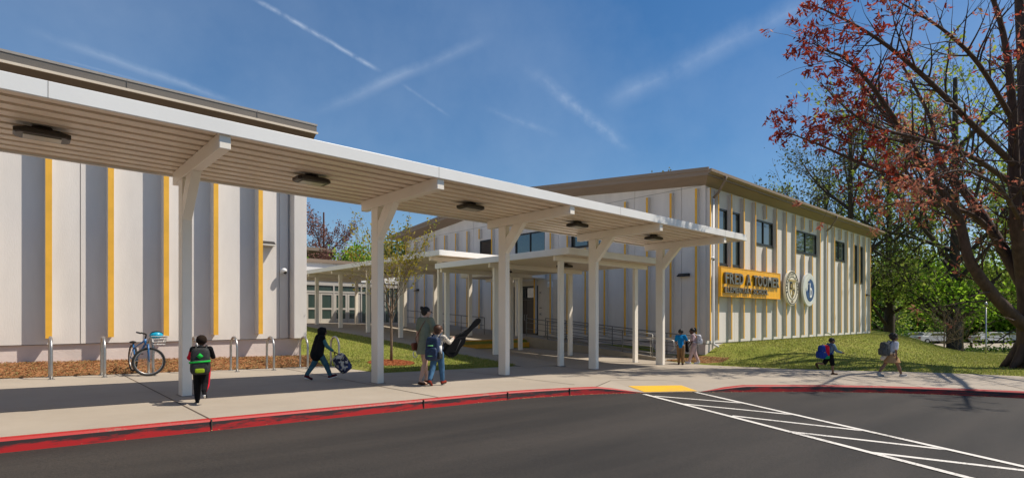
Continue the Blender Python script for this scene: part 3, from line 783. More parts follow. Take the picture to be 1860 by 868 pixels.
# roof
rf = MB(); ov = .72
for s in (0, 1):
    ya, yb = (YS-.50, RID) if s == 0 else (RID, YN+.9)
    rf.prism([(XG-ov,ya,rz(ya)-.27),(XG-ov,yb,rz(yb)-.27),(XG-ov,yb,rz(yb)),(XG-ov,ya,rz(ya))], (X1+.9-XG+ov,0,0))
rf = rf.build('roof', M['soffit2'], b2)
mb = MB()
for s in (0, 1):
    ya, yb = (YS-.54, RID) if s == 0 else (RID, YN+.94)
    mb.prism([(XG-ov-.05,ya,rz(ya)-.10),(XG-ov-.05,yb,rz(yb)-.10),(XG-ov-.05,yb,rz(yb)+.04),(XG-ov-.05,ya,rz(ya)+.04)], (.048,0,0))
mb.build('fascia', M['soffit2'], rf)
mb = MB()
for s in (0, 1):
    ya, yb = (YS-.0, RID) if s == 0 else (RID, YN)
    mb.prism([(XG-ov+.25,ya,rz(ya)-.275),(XG-ov+.25,yb,rz(yb)-.275),(XG-.02,yb,rz(yb)-.52),(XG-.02,ya,rz(ya)-.52),(XG-.02,ya,rz(ya)-.275),(XG-.02,yb,rz(yb)-.275)][:4], (.001,0,0)) if False else None
    vs = [(XG-ov+.06,ya,rz(ya)-.272),(XG-ov+.06,yb,rz(yb)-.272),(XG-.004,yb,rz(yb)-.52),(XG-.004,ya,rz(ya)-.52),(XG-.004,ya,rz(ya)-.272),(XG-.004,yb,rz(yb)-.272)]
    mb.add(vs, [(0,1,2,3),(0,3,4),(1,5,2),(3,2,5,4)])
mb.build('gable_soffit', M['frieze'], rf)
ze = rz(YS-.50)
mb = MB(); mb.prism([(XG-ov,YS-.50,ze-.05),(XG-ov,YS-.64,ze-.03),(XG-ov,YS-.64,ze-.14),(XG-ov,YS-.56,ze-.20),(XG-ov,YS-.50,ze-.20)], (X1+.9-XG+ov,0,0)); mb.build('gutter', M['soffit2'], rf)
mb = MB(); mb.prism([(XG-.03,YS-.44,ze-.274),(XG-.03,YS-.03,ze-.50),(XG-.03,YS-.004,ze-.50),(XG-.03,YS-.004,ze-.274)], (X1+.4-XG,0,0)); mb.build('eave_soffit', M['frieze'], rf)
mb = MB(); ya = YS-.44                           # corner piece between the two sloping soffits
mb.add([(XG-ov+.06,YS,rz(YS)-.272),(XG-.004,YS,rz(YS)-.52),(XG-.004,ya,ze-.272),(XG-ov+.06,ya,ze-.272),(XG-.03,YS-.03,ze-.50),(XG-.03,ya,ze-.276)], [(0,1,4),(0,4,3),(3,4,5)]); mb.build('corner_soffit', M['frieze'], rf)
# downspouts
for X, lo in ((21.62, .15), (34.85, .4)):
    MB().tube([(X,YS-.66,ze-.16),(X,YS-.6,ze-.32),(X,YS-.3,ze-.78),(X,YS-.09,ze-.95)], .05, 8).build('gutter_outlet', M['soffit2'], b2, True)
    MB().tube([(X,YS-.09,ze-.95),(X,YS-.09,lo+.35),(X,YS-.12,lo+.2),(X+.05,YS-.3,lo+.1)], .05, 8).build('downspout', M['white'], b2, True)
# ---- entrance block at the back
b3 = thing('entrance_block', 'low flat-roofed glazed entrance block at the far end of the covered walk', 'building', (15, 40, 1.0))
YE = 38.0; ZE = W(31)
bx('wall', (4,38.25,.6), (27,50,5.3), M['wall'], b3)
bx('fascia_panel', (4,37.95,4.05), (27,38.25,5.3), M['fasciawhite'], b3)
for X in (12.5, 17.5, 22.4): bx('panel_joint', (X-.008,37.946,4.1), (X+.008,37.9495,5.25), M['joint'], b3)
bx('roof_edge', (3.8,37.8,5.302), (27.2,50,5.55), M['soffit2'], b3)
bx('head_band', (13,38.0,3.72), (27,38.25,4.048), M['lightframe'], b3)
for i in range(4):
    x = 15.3+1.0*i+(.06 if i > 1 else 0)
    f = MB(); fr = lambda p, q, r, s: f.box((p,38.02,r), (q,38.12,s))
    fr(x, x+.14, ZE, ZE+2.15); fr(x+.84, x+.98, ZE, ZE+2.15); fr(x+.14, x+.84, ZE+2.0, ZE+2.15); fr(x+.14, x+.84, ZE, ZE+.3); fr(x+.14, x+.84, ZE+.95, ZE+1.08)
    dd = f.build('door', M['lightframe'], b3)
    MB().box((x+.14,38.06,ZE+.3),(x+.84,38.075,ZE+.95)).box((x+.14,38.06,ZE+1.08),(x+.84,38.075,ZE+2.0)).build('glass', M['glassgreen'], dd)
mb = MB()
for X in (15.2, 17.3, 19.45, 20.1): mb.box((X-.05,37.99,ZE),(X+.05,38.13,3.72))
mb.box((15.2,37.995,ZE+2.16),(20.1,38.12,ZE+2.28)); mb.build('mullion', M['lightframe'], b3)
MB().box((15.25,38.06,ZE+2.28),(20.05,38.075,3.7)).box((19.5,38.06,ZE+.05),(20.05,38.075,ZE+2.15)).build('transom_glass', M['glassgreen'], b3)
bx('side_glass', (20.2,38.06,ZE+.05), (24.5,38.075,3.7), M['glassgreen'], b3); bx('side_glass', (13.2,38.06,ZE+.05), (15.1,38.075,3.7), M['glassgreen'], b3)
mb = MB()
for k in range(12): mb.box((20.25+.38*k,37.99,ZE),(20.31+.38*k,38.05,3.72))
mb.build('mullions', M['lightframe'], b3)
b4 = thing('rooftop_block', 'small white upper storey with brown overhanging roof beyond the entrance block', 'building', at(560, 60, 4.5))
q = at(555, 60, 0)
bx('wall', (q.x-14,q.y,3), (q.x+1.0,q.y+10,8.0), M['wall'], b4)
MB().prism([(q.x-15,q.y-1.6,8.9),(q.x-15,q.y-1.6,8.55),(q.x-15,q.y-.3,7.8),(q.x-15,q.y+11,7.8),(q.x-15,q.y+11,8.9)], (17.8,0,0)).build('roof', M['soffit2'], b4)
bx('corner_post', (q.x+1.0,q.y-.1,3), (q.x+1.3,q.y+.2,7.8), M['white'], b4)

# ------------------------------------------------------------------ wall lamps, cameras
def wallpack(name, label, origin, mp, w=.42):
    t = thing(name, label, 'wall lamp', origin, 'wall lamps')
    o = Vector(origin)
    pr = [(0,.10),(-.06,.13),(-.20,.03),(-.22,-.01),(0,.0)]
    pts = [o+Vector(mp(-w/2, d, z)) for d, z in pr]
    MB().prism(pts, Vector(mp(w,0,0))).build('housing', M['frame'], t)
    pts = [o+Vector(mp(-w*.42, d, z)) for d, z in [(-.03,-.002),(-.2,-.012),(-.19,-.025),(-.03,-.02)]]
    MB().prism(pts, Vector(mp(w*.84,0,0))).build('lens', M['cream'], t)
    return t
aS = lambda a, d, z: (a, d, z); aG = lambda a, d, z: (d, a, z)
wallpack('wall_lamp', 'black wall lamp on the near building, right of its last yellow fin', (5.64,16.99,3.6), aS)
wallpack('wall_lamp', 'black wall lamp on the shaded end wall above the boy in the blue shirt', (XG-.005,12.35,3.2), aG, .5)
wallpack('wall_lamp', 'tiny black wall lamp at the far end of the shaded wall, behind the young tree', (XG-.005,33.0,3.3), aG, .4)
wallpack('wall_lamp', 'small black wall lamp low on the sunlit wall near its far corner', (42.5,YS-.005,2.9), aS, .5)
def cam_(name, label, o, mp):
    t = thing(name, label, 'camera', o); o = Vector(o)
    MB().box(o+Vector(mp(-.06,-.03,-.08)), o+Vector(mp(.06,0,.08))).build('bracket', M['white'], t, bevel=.01)
    MB().tube([o+Vector(mp(0,-.03,.02)), o+Vector(mp(0,-.13,.03))], .03, 8).build('arm', M['white'], t, True)
    mb = MB(); mb.ell(o+Vector(mp(0,-.17,.0)), (.085,.085,.075), 14, 10); mb.build('housing', M['white'], t, True)
    mb = MB(); mb.ell(o+Vector(mp(.02,-.19,-.05)), .055, 12, 8); mb.build('dome', M['frame'], t, True)
cam_('security_camera', 'white dome camera on the near building close to its corner', (6.1,16.99,2.88), aS)
cam_('security_camera', 'white dome camera on the corner beside the tall downspout', (21.4,YS-.005,3.9), aS)
t = thing('alarm_box', 'small white alarm sounder on the shaded wall beside the dark door', 'alarm', (XG-.005,20.1,3.2)); bx('housing', (XG-.12,19.95,3.05), (XG-.004,20.3,3.35), M['white'], t, bevel=.02)
bx('horn', (XG-.17,20.03,3.1), (XG-.12,20.22,3.25), M['ringgrey'], t)
for zz, lb in ((2.7,'small grey access box high beside the dark door'), (1.55,'small dark card reader beside the dark door')):
    t = thing('door_sensor', lb, 'sensor', (XG-.06,20.85,zz)); bx('housing', (XG-.09,20.8,zz), (XG-.052,20.92,zz+.16), M['cream'] if zz > 2 else M['steel'], t, bevel=.008); bx('screen', (XG-.094,20.83,zz+.06), (XG-.09,20.89,zz+.13), M['black'], t)
t = thing('room_sign', 'tiny dark room number plate beside the dark door', 'sign', (XG-.055,20.86,1.95)); bx('plate', (XG-.062,20.78,1.95), (XG-.052,20.95,2.0), M['soffit2'], t)

# ------------------------------------------------------------------ name board and emblems
YB = YS-.17
sg = thing('name_board', 'long yellow name board with raised grey metal letters', 'sign', (24.87,YB,2.37))
bx('board', (21.9,YB-.12,2.37), (27.85,YB-.005,3.58), M['signyellow'], sg, bevel=.006)
mb = MB(); 
for (p, q) in (((21.88,2.35),(27.87,2.372)),((21.88,3.578),(27.87,3.60)),((21.88,2.372),(21.9,3.578)),((27.85,2.372),(27.87,3.578))): mb.box((p[0],YB-.135,p[1]),(q[0],YB-.004,q[1]))
mb.build('board_edge', M['signyellow'], sg)
rotS = Matrix.Rotation(R(90), 3, 'X')
def letters(s, x0, x1, z, size, ext, off):
    adv = {'I': .32, ' ': .42, 'M': .92, 'A': .80, 'O': .88, 'N': .84, 'C': .84, 'L': .64, 'E': .70, 'F': .66, 'T': .72, 'R': .78, 'D': .82, 'S': .72, 'H': .82, 'Y': .76}
    tot = sum(adv[c] for c in s); k = (x1-x0)/tot; x = x0
    for c in s:
        w = adv[c]*k
        if c != ' ': text_mesh('letter', c, size, M['silver'], sg, (x+w*.06, YB-.175, z), rotS, ext, off, w*.86)
        x += w
letters('FRED A TOOMER', 22.08, 27.6, 2.90, .66, .04, .014)
letters('ELEMENTARY SCHOOL', 22.08, 26.35, 2.52, .33, .03, .008)
# round emblems
def ring(mb, c, r0, r1, d0, d1, n=48):
    vs = []
    for k in range(n):
        t = 2*math.pi*k/n; ct, st_ = math.cos(t), math.sin(t)
        for r, d in ((r0,d0),(r1,d0),(r1,d1),(r0,d1)): vs.append((c[0]+r*ct, c[1]-d, c[2]+r*st_))
    fs = []
    for k in range(n):
        j = (k+1) % n
        for i in range(4): fs.append((k*4+i, j*4+i, j*4+(i+1)%4, k*4+(i+1)%4))
    return mb.add(vs, fs)
def arc_text(s, c, r, size, a0, a1, parent, m, flip=False):
    n = len(s)
    for i, ch in enumerate(s):
        if ch == ' ': continue
        a = R(lerp(a0, a1, (i+.5)/n)); p = Vector((c[0]+r*math.cos(a), c[1], c[2]+r*math.sin(a)))
        yield ch, p, (a+math.pi/2 if flip else a-math.pi/2)
def arc_lettering(items, size, m, parent, d):
    for ch, p, ang in items:
        verts = []; faces = []
        cu = bpy.data.curves.new('t', 'FONT'); cu.body = ch; cu.size = size; cu.extrude = .004; cu.align_x = 'CENTER'; cu.align_y = 'CENTER'; cu.offset = .003
        o = bpy.data.objects.new('t', cu); COL.objects.link(o); dg = bpy.context.evaluated_depsgraph_get(); dg.update()
        me = bpy.data.meshes.new_from_object(o.evaluated_get(dg)); bpy.data.objects.remove(o)
        mt = Matrix.Translation(Vector((p[0],p[1]-d,p[2]))) @ Matrix.Rotation(R(90), 4, 'X') @ Matrix.Rotation(ang, 4, 'Z')
        k = len(verts); verts += [mt @ v.co for v in me.vertices]; faces += [tuple(i+k for i in f.vertices) for f in me.polygons]; bpy.data.meshes.remove(me)
        mb = MB(); mb.add(verts, faces); mb.build('letter', m, parent)
c = (29.4, YB, 2.95)
e1 = thing('round_emblem', 'round cream and black school crest with a quartered black and gold shield', 'emblem', (c[0],c[1],c[2]-.88), 'round wall emblems')
MB().disc((c[0],c[1]-.10,c[2]), (0,1,0), .88, .10, 56).build('disc', M['creamdisc'], e1)
ring(MB(), c, .80, .84, .10, .112).build('outer_line', M['black'], e1); ring(MB(), c, .57, .60, .10, .112).build('inner_line', M['black'], e1)
arc_lettering(list(arc_text('ELEMENTARY SCHOOL', c, .70, .16, 205, -25, e1, None)), .17, M['black'], e1, .104)
MB().box((c[0]-.44,c[1]-.118,c[2]+.34),(c[0]+.44,c[1]-.101,c[2]+.42)).build('banner', M['gold'], e1)
MB().box((c[0]-.14,c[1]-.11,c[2]-.74),(c[0]-.02,c[1]-.101,c[2]-.64)).box((c[0]+.02,c[1]-.11,c[2]-.74),(c[0]+.12,c[1]-.101,c[2]-.64)).build('year_mark', M['soffit2'], e1)
def shield(x0, x1, z0, z1, m, d):
    pts = []
    def hw(z): return .34 if z > -.05 else .34*max(0, 1-((-.05-z)/.47)**1.7)
    zs_ = [z1+(z0-z1)*k/8 for k in range(9)]
    L = [(clamp(-hw(z), x0, x1), z) for z in zs_]; Rr = [(clamp(hw(z), x0, x1), z) for z in zs_[::-1]]
    poly = []
    for p in L+Rr:
        if not poly or (abs(poly[-1][0]-p[0])+abs(poly[-1][1]-p[1])) > 1e-4: poly.append(p)
    MB().prism([(c[0]+x, c[1]-.101, c[2]+z_) for x, z_ in poly], (0,-d,0)).build('shield_quarter', m, e1)
shield(-.34, -.01, -.06, .30, M['black'], .012); shield(.01, .34, -.06, .30, M['gold'], .012)
shield(-.34, -.01, -.52, -.08, M['gold'], .012); shield(.01, .34, -.52, -.08, M['black'], .012)
for (dx, dz, m_) in ((-.17,.12,'gold'),(.17,.12,'creamdisc'),(-.14,-.24,'creamdisc'),(.14,-.22,'gold')):
    mb = MB(); mb.ell((c[0]+dx,c[1]-.114,c[2]+dz+.03), (.06,.012,.06), 10, 6); mb.ell((c[0]+dx,c[1]-.114,c[2]+dz-.06), (.085,.012,.07), 10, 6); mb.build('charge', M[m_], e1)
c = (31.72, YB, 2.95)
e2 = thing('round_emblem', 'round white and blue emblem with linked letters i and b', 'emblem', (c[0],c[1],c[2]-.88), 'round wall emblems')
MB().disc((c[0],c[1]-.10,c[2]), (0,1,0), .88, .10, 56).build('disc', M['ringgrey'], e2)
pts = []                                                    # blue body: circle with its upper left cut away by a curve
for k in range(0, 41):
    a = R(95-k*285/40); pts.append((c[0]+.08+.58*math.cos(a), c[1]-.101, c[2]-.03+.60*math.sin(a)))
for k in range(1, 8):
    t = k/8; x = lerp(-.50, .05, t); z_ = lerp(-.13, .57, t) - .20*math.sin(math.pi*t); pts.append((c[0]+x, c[1]-.101, c[2]+z_))
bm = bmesh.new(); vs_ = [bm.verts.new(Vector(p)) for p in pts]; f = bm.faces.new(vs_); bmesh.ops.triangulate(bm, faces=[f])
g = bmesh.ops.extrude_face_region(bm, geom=bm.faces[:]); bmesh.ops.translate(bm, verts=[v for v in g['geom'] if isinstance(v, bmesh.types.BMVert)], vec=(0,-.012,0))
me = bpy.data.meshes.new('blue_field'); bm.transform(Matrix.Translation(-e2.location)); bm.to_mesh(me); bm.free(); me.materials.append(M['navy']); o = bpy.data.objects.new('blue_field', me); COL.objects.link(o); o.parent = e2
text_mesh('letter', 'i', .95, M['navy'], e2, (c[0]-.20, YB-.12, c[2]-.16), rotS, .008, .012, .12)
text_mesh('letter', 'b', 1.12, M['white'], e2, (c[0]-.02, YB-.125, c[2]-.42), rotS, .008, .006, .34)
ring(MB(), c, .70, .72, .10, .106).build('inner_line', M['white'], e2)

# ------------------------------------------------------------------ bicycle racks
def rack():
    t = thing('bike_rack', 'x', 'bike rack', (0,0,0), 'steel hoop racks along the wall')
    pts = [(0,-.27,0),(0,-.27,.2),(0,-.27,.62)]+[(0,-.27*math.cos(R(a)),.60+.27*math.sin(R(a))) for a in range(15, 180, 15)]+[(0,.27,.62),(0,.27,.2),(0,.27,0)]
    MB().tube(pts, .029, 12).build('hoop', M['steel'], t, True)
    for y in (-.27, .27):
        f = MB(); f.tube([(0,y,.0),(0,y,.01)], .065, 16); f = f.build('foot_plate', M['steel'], t)
        for a in range(4): MB().tube([(.048*math.cos(a*1.571+.8),y+.048*math.sin(a*1.571+.8),.01),(.048*math.cos(a*1.571+.8),y+.048*math.sin(a*1.571+.8),.022)], .007, 6).build('bolt', M['steel'], f)
    return t
rl = ['steel hoop rack at the far left, nearest the edge of the view', 'steel hoop rack between the leftmost rack and the bicycle', 'steel hoop rack the blue bicycle leans on',
      'steel hoop rack mostly hidden by the child with the green backpack', 'steel hoop rack just right of the child with the green backpack', 'steel hoop rack below the wall camera, left of the walking hooded child',
      'steel hoop rack at the building corner, partly behind the hooded child', 'steel hoop rack standing against the lawn, rightmost of the row']
r0 = rack()
for k, lb in enumerate(rl):
    o = r0 if k == 0 else copy_tree(r0); x = .66+.905*k; o.location = (x, 15.3, P(x)); o['label'] = lb
# ------------------------------------------------------------------ bicycle
M['bikeblue'] = mat('bike_blue', (.012,.13,.36), .3, .1, spec=.6, coat=.5); M['helmet'] = mat('helmet_cyan', (.01,.34,.52), .3, .2, 8, coat=.5)
bk = thing('bicycle', 'blue bicycle with its front wheel turned sideways, parked at a hoop rack', 'bicycle', (2.2,15.5,P(2.2)))
WR = .325; fw_ = Vector((2.36,14.85,P(2.3)+WR)); rw = Vector((2.19,15.80,P(2.1)+WR+.04))
def wheel(c, ax, name='wheel'):
    ax = Vector(ax).normalized(); e1 = Vector((0,0,1)); e2 = ax.cross(e1).normalized()
    P_ = lambda r, a, o=0: c+(e1*math.sin(a)+e2*math.cos(a))*r+ax*o
    w = MB(); w.tube([P_(.018,k) for k in (0,)]+[P_(.018,0,.001)], .001, 3)
    w = MB().tube([c-ax*.05, c+ax*.05], .022, 10).build('wheel', M['steel'], bk, True)
    MB().tube([P_(WR-.022,2*math.pi*k/36) for k in range(36)], .024, 8, closed=True).build('tyre', M['rubber'], w, True)
    MB().tube([P_(WR-.052,2*math.pi*k/36) for k in range(36)], .012, 6, closed=True).build('rim', M['steel'], w, True)
    s = MB()
    for k in range(24): s.tube([P_(.02,2*math.pi*k/24,.03*(-1)**k), P_(WR-.055,2*math.pi*(k+.6)/24)], .0022, 3)
    s.build('spokes', M['steel'], w)
wheel(fw_, (.12,1,.02)); wheel(rw, (1,.12,.05))
head = fw_+Vector((-.06,.06,.52)); bb_ = Vector((2.18,15.44,P(2.2)+.32)); seat = Vector((2.16,15.56,P(2.2)+.72))
hd2 = head-Vector((0,0,.14))
f = MB(); f.tube([head, hd2], .026, 10); f.tube([hd2+Vector((0,0,.02)), bb_], .024, 8); f.tube([head-Vector((0,0,.03)), seat-Vector((0,0,.12))], .018, 8); f.tube([seat, bb_], .018, 8)
for s in (-1, 1): f.tube([bb_, rw+Vector((s*.05,0,0))], .011, 6); f.tube([seat-Vector((0,0,.1)), rw+Vector((s*.05,0,0))], .009, 6)
f.build('frame', M['bikeblue'], bk, True)
fk = MB()
for s in (-1, 1): fk.tube([hd2, fw_+Vector((-.02,s*.055,.40)), fw_+Vector((0,s*.055,0))], [.018,.018,.011], 8)
fk.build('fork', M['bikeblue'], bk, True)
h = MB(); h.tube([head, head+Vector((.02,0,.10))], .016, 8); h.tube([head+Vector((-.08,-.28,.14)), head+Vector((0,-.1,.11)), head+Vector((.02,0,.10)), head+Vector((0,.1,.11)), head+Vector((-.08,.28,.14))], .013, 8)
h.build('handlebar', M['frame'], bk, True)
for s in (-1, 1): MB().tube([head+Vector((-.06,s*.20,.125)), head+Vector((-.12,s*.31,.145))], .019, 8).build('grip', M['rubber'], bk, True)
sm_ = MB(); sm_.ell(seat+Vector((0,.05,.03)), (.07,.09,.03)); sm_.cap(seat+Vector((0,.02,.03)), seat+Vector((.01,-.14,.03)), .035, .02); sm_.build('saddle', M['black'], bk, True)
ck = MB(); ck.tube([bb_-Vector((.06,0,0)), bb_+Vector((.06,0,0))], .02, 8); ck.tube([bb_+Vector((-.06,0,0)), bb_+Vector((-.07,.05,-.16))], .009, 6); ck.tube([bb_+Vector((.06,0,0)), bb_+Vector((.07,-.05,.16))], .009, 6)
ck.tube([bb_+Vector((-.045,.08*math.cos(a*.52),.08*math.sin(a*.52))) for a in range(12)], .006, 5, closed=True); ck.build('crank', M['steel'], bk, True)
for s, dz in ((-1,-.16),(1,.16)): bx('pedal', bb_+Vector((s*.07,.05*-s-.04,dz-.01)), bb_+Vector((s*.15,.05*-s+.04,dz+.01)), M['black'], bk)
bc = head+Vector((.25,-.02,-.04)); mb = MB()
for zz, s in ((.10,1),(.04,.92),(-.03,.84),(-.09,.76)): mb.tube([bc+Vector((x*.16*s,y*.13*s,zz)) for x, y in ((-1,-1),(1,-1),(1,1),(-1,1))], .004, 5, closed=True)
for k in range(16):
    a = k/16*8; sd = int(a//2); u_ = (a%2)-1; x, y = [(u_,-1),(1,u_),(-u_,1),(-1,-u_)][sd]; mb.tube([bc+Vector((x*.16,y*.13,.10)), bc+Vector((x*.16*.76,y*.13*.76,-.09))], .003, 4)
for k in range(-3, 4): mb.tube([bc+Vector((-.12,k*.028,-.09)), bc+Vector((.12,k*.028,-.09))], .003, 4)
mb.tube([head, bc+Vector((-.14,0,0))], .008, 6); mb.build('basket', M['steel'], bk)
hl = thing('helmet', 'bright blue bicycle helmet lying in the bicycle basket', 'helmet', bc+Vector((-.05,0,.05)))
mb = MB(); mb.ell(bc+Vector((-.04,0,.12)), (.14,.105,.085), 20, 12); hs_ = mb.build('shell', M['helmet'], hl, True)
mb = MB()
for s in (-.05, 0, .05): mb.tube([bc+Vector((-.04+.13*math.cos(R(a)), s*(.4+.6*math.sin(R(a)))*1.2, .12+.092*math.sin(R(a))*(1-abs(s)*2))) for a in range(20, 161, 14)], .007, 5)
mb.build('vents', M['black'], hl, True)
# ------------------------------------------------------------------ people
def skin(name, c): return mat(name, c, .5, .06, 6)
def person(label, X, Y, zg, heading, H, sk, hairc, legs, arms, shirt=None, pants=None, shoes=None, child=True, hair='short', head_yaw=0, lean=4, sleeve='short', pant='long', soles=None, dress=False, hood=None, group=None, flat=(0,0)):
    """figure facing +Y locally; legs/arms = ((fwd, knee, footpitch) L, R) / ((fwd, out, elbow, inturn) L, R) in degrees"""
    hdg = Vector((heading[0], heading[1])).normalized(); rz_ = math.atan2(-hdg.x, hdg.y)
    t = thing('person', label, 'person', (X, Y, zg), group)
    hs = .168*H if child else .135*H                 # head height
    hip = .49*H; sh = H-hs-.045*H; tl = .245*H; sl = .205*H if child else .215*H; sw = .105*H if child else .092*H; hw = .052*H
    J = {}; lo = 1e9
    for s, (a, kb, fp) in zip((-1, 1), legs):
        hp = Vector((s*hw, 0, hip)); k = hp+Vector((s*.004, math.sin(R(a)), -math.cos(R(a))))*tl
        b = a-kb; an = k+Vector((0, math.sin(R(b)), -math.cos(R(b))))*sl
        heel = an+Vector((0, -math.cos(R(fp))*.02*H, -.035*H)); toe = an+Vector((s*.01, math.cos(R(fp))*.105*H, math.sin(R(fp))*.105*H-.038*H))
        J[s] = [hp, k, an, heel, toe]; lo = min(lo, heel.z-.016*H, toe.z-.013*H)
    up = Vector((0,0,-lo))
    for s in J: J[s] = [p+up for p in J[s]]
    pel = Vector((0,0,hip))+up; ln = R(lean); spine = Vector((0, math.sin(ln), math.cos(ln)))
    chest = pel+spine*(sh-hip)*.72; shc = pel+spine*(sh-hip)*.96; neck = pel+spine*(sh-hip)*1.08
    hc = neck+Vector((0,.012*H,.0))+Vector((0,0,hs*.50)); 
    A = {}
    ul = .165*H; fl = .14*H
    for s, (a, out, el, inn) in zip((-1, 1), arms):
        s0 = shc+Vector((s*sw, 0, 0)); d = Vector((s*math.sin(R(out)), math.sin(R(a))*math.cos(R(out)), -math.cos(R(a))*math.cos(R(out)))); e = s0+d*ul
        b = a+el; d2 = Vector((s*(math.sin(R(out))*.5-math.sin(R(inn))), math.sin(R(b)), -math.cos(R(b)))).normalized(); w = e+d2*fl
        A[s] = [s0, e, w, d2]
    r = H if child else H*.96
    # body
    mb = MB()
    mb.ell(pel+Vector((0,0,.01*H)), (.075*r,.055*r,.06*r)); mb.cap(pel, chest, .058*r, .066*r); mb.ell(chest, (.085*r,.058*r,.085*r)); mb.cap(shc-Vector((sw*.75,0,0)), shc+Vector((sw*.75,0,0)), .036*r)
    mb.cap(shc, neck+Vector((0,0,hs*.2)), .030*r, .027*r)
    ym = Matrix.Rotation(-R(head_yaw), 3, 'Z')
    hv = lambda x, y, z: hc+ym @ Vector((x*hs, y*hs, z*hs))
    mb.ell(hc+Vector((0,0,.06*hs)), (.40*hs,.45*hs,.44*hs), 18, 14, mtx=ym); mb.cap(hv(0,.12,-.18), hv(0,.2,-.38), .28*hs, .16*hs)
    mb.cap(hv(0,.42,.03), hv(0,.50,-.09), .035*hs, .06*hs)
    for s in (-1, 1): mb.ell(hv(s*.40,-.02,-.03), (.05*hs,.09*hs,.13*hs)); mb.ell(hv(s*.2,.3,-.1), .13*hs)
    mb.cap(hv(-.09,.40,-.24), hv(.09,.40,-.24), .035*hs)
    for s in (-1, 1):
        hp, k, an, heel, toe = J[s]
        mb.cap(hp, k, .054*r, .034*r); mb.cap(k, k.lerp(an,.35), .034*r, .036*r); mb.cap(k.lerp(an,.35), an, .036*r, .021*r); mb.cap(an, heel, .02*r, .02*r); mb.cap(heel, toe, .02*r, .016*r)
        s0, e, w, d2 = A[s]
        mb.cap(s0, e, .033*r, .024*r); mb.cap(e, w, .024*r, .016*r)
        side = d2.cross(Vector((0,1,0))).normalized() if abs(d2.y) < .9 else Vector((0,0,1)); nrm = d2.cross(side).normalized(); pl = w+d2*.035*H
        for q in (-.6, 0, .6): mb.cap(w, pl+side*q*.018*H, .012*H, .011*H)
        curl = -nrm*.35 if nrm.z > 0 else nrm*.35
        for q, L in zip((-1.05,-.35,.35,1.05), (.8,.95,1.0,.85)):
            p0 = pl+side*q*.016*H; p1 = p0+(d2+curl*.4).normalized()*.022*H*L; p2 = p1+(d2+curl*1.6).normalized()*.022*H*L; mb.cap(p0, p1, .0068*H, .006*H, 6); mb.cap(p1, p2, .006*H, .005*H, 6)
        p0 = w+side*.014*H; p1 = p0+(side*.9+d2*.7).normalized()*.026*H; mb.cap(p0, p1, .008*H, .007*H, 6); mb.cap(p1, p1+(d2+side*.1)*.02*H, .007*H, .0055*H, 6)
    body = fused('body', mb, sk, t, .0068*H/1.2, 2)
    # eyes
    ey = MB()
    for s in (-1, 1): ey.ell(hv(s*.16,.41,.03), .045*hs, 8, 6)
    ey.build('eyes', M['black'], t, True, world=False)
    # clothes
    if shirt:
        mb = MB(); c = .013*H
        ws = .86 if dress else 1.0; mb.ell(chest, ((.088*r+c)*ws,.062*r+c,.09*r+c)); mb.cap(pel+Vector((0,0,.02*H)), chest, .066*r+c, .070*r+c); mb.cap(shc-Vector((sw*.8,0,0)), shc+Vector((sw*.8,0,0)), .037*r+c*.6)
        hem = pel-Vector((0,0,(.03 if not dress else .0)*H)); mb.ell(hem+Vector((0,0,.03*H)), (.083*r+c,.064*r+c,.06*H)); mb.cap(shc, shc+Vector((0,0,.02*H)), .036*r)
        if dress:
            dl = .12*H; mb.tube([pel+Vector((0,0,.04*H)), pel, pel-Vector((0,-.01*H,dl*.6)), pel-Vector((0,-.015*H,dl))], [.085*r,.097*r,.115*r,.125*r], 18)
        for s in (-1, 1):
            s0, e, w, d2 = A[s]
            if sleeve == 'short': mb.cap(s0, s0.lerp(e,.72), .038*r+c*.7, .036*r+c*.6)
            elif sleeve == 'none': pass
            else: mb.cap(s0, e, .037*r+c*.7, .029*r+c*.5); mb.cap(e, w.lerp(e,.05), .029*r+c*.5, .022*r+c*.4)
        fused('shirt' if not dress else 'dress', mb, shirt, t, .009*H/1.2, 3)
    if pants:
        mb = MB(); c = .011*H; mb.ell(pel+Vector((0,0,.0)), (.079*r+c,.060*r+c,.07*r))
        for s in (-1, 1):
            hp, k, an, heel, toe = J[s]; 
            if pant == 'long': mb.cap(hp, k, .056*r+c*.8, .040*r+c); mb.cap(k, an.lerp(k,.04), .040*r+c, .031*r+c*.7)
            else: mb.cap(hp, hp.lerp(k,.88), .058*r+c, .050*r+c)
        fused('trousers' if pant == 'long' else 'shorts', mb, pants, t, .009*H/1.2, 2)
    if shoes:
        for s in (-1, 1):
            hp, k, an, heel, toe = J[s]; mb = MB(); c = .007*H
            mb.cap(an-Vector((0,0,.01*H)), heel, .022*r+c, .021*r+c); mb.cap(heel, toe, .021*r+c, .017*r+c); mb.cap(an-Vector((0,0,.01*H)), heel.lerp(toe,.55), .02*r+c, .018*r+c)
            sh_ = fused('shoe', mb, shoes, t, .008*H/1.2, 2)
            sb = MB(); d_ = (toe-heel); sb.tube([heel+Vector((0,-.02*H,-.022*H)), heel+Vector((0,0,-.0225*H)), toe+Vector((0,.018*H,-.018*H))], [.012*H,.019*H,.013*H], 10); so = sb.build('sole', soles or M['black'], sh_, True, world=False)
    # hair
    mb = MB()
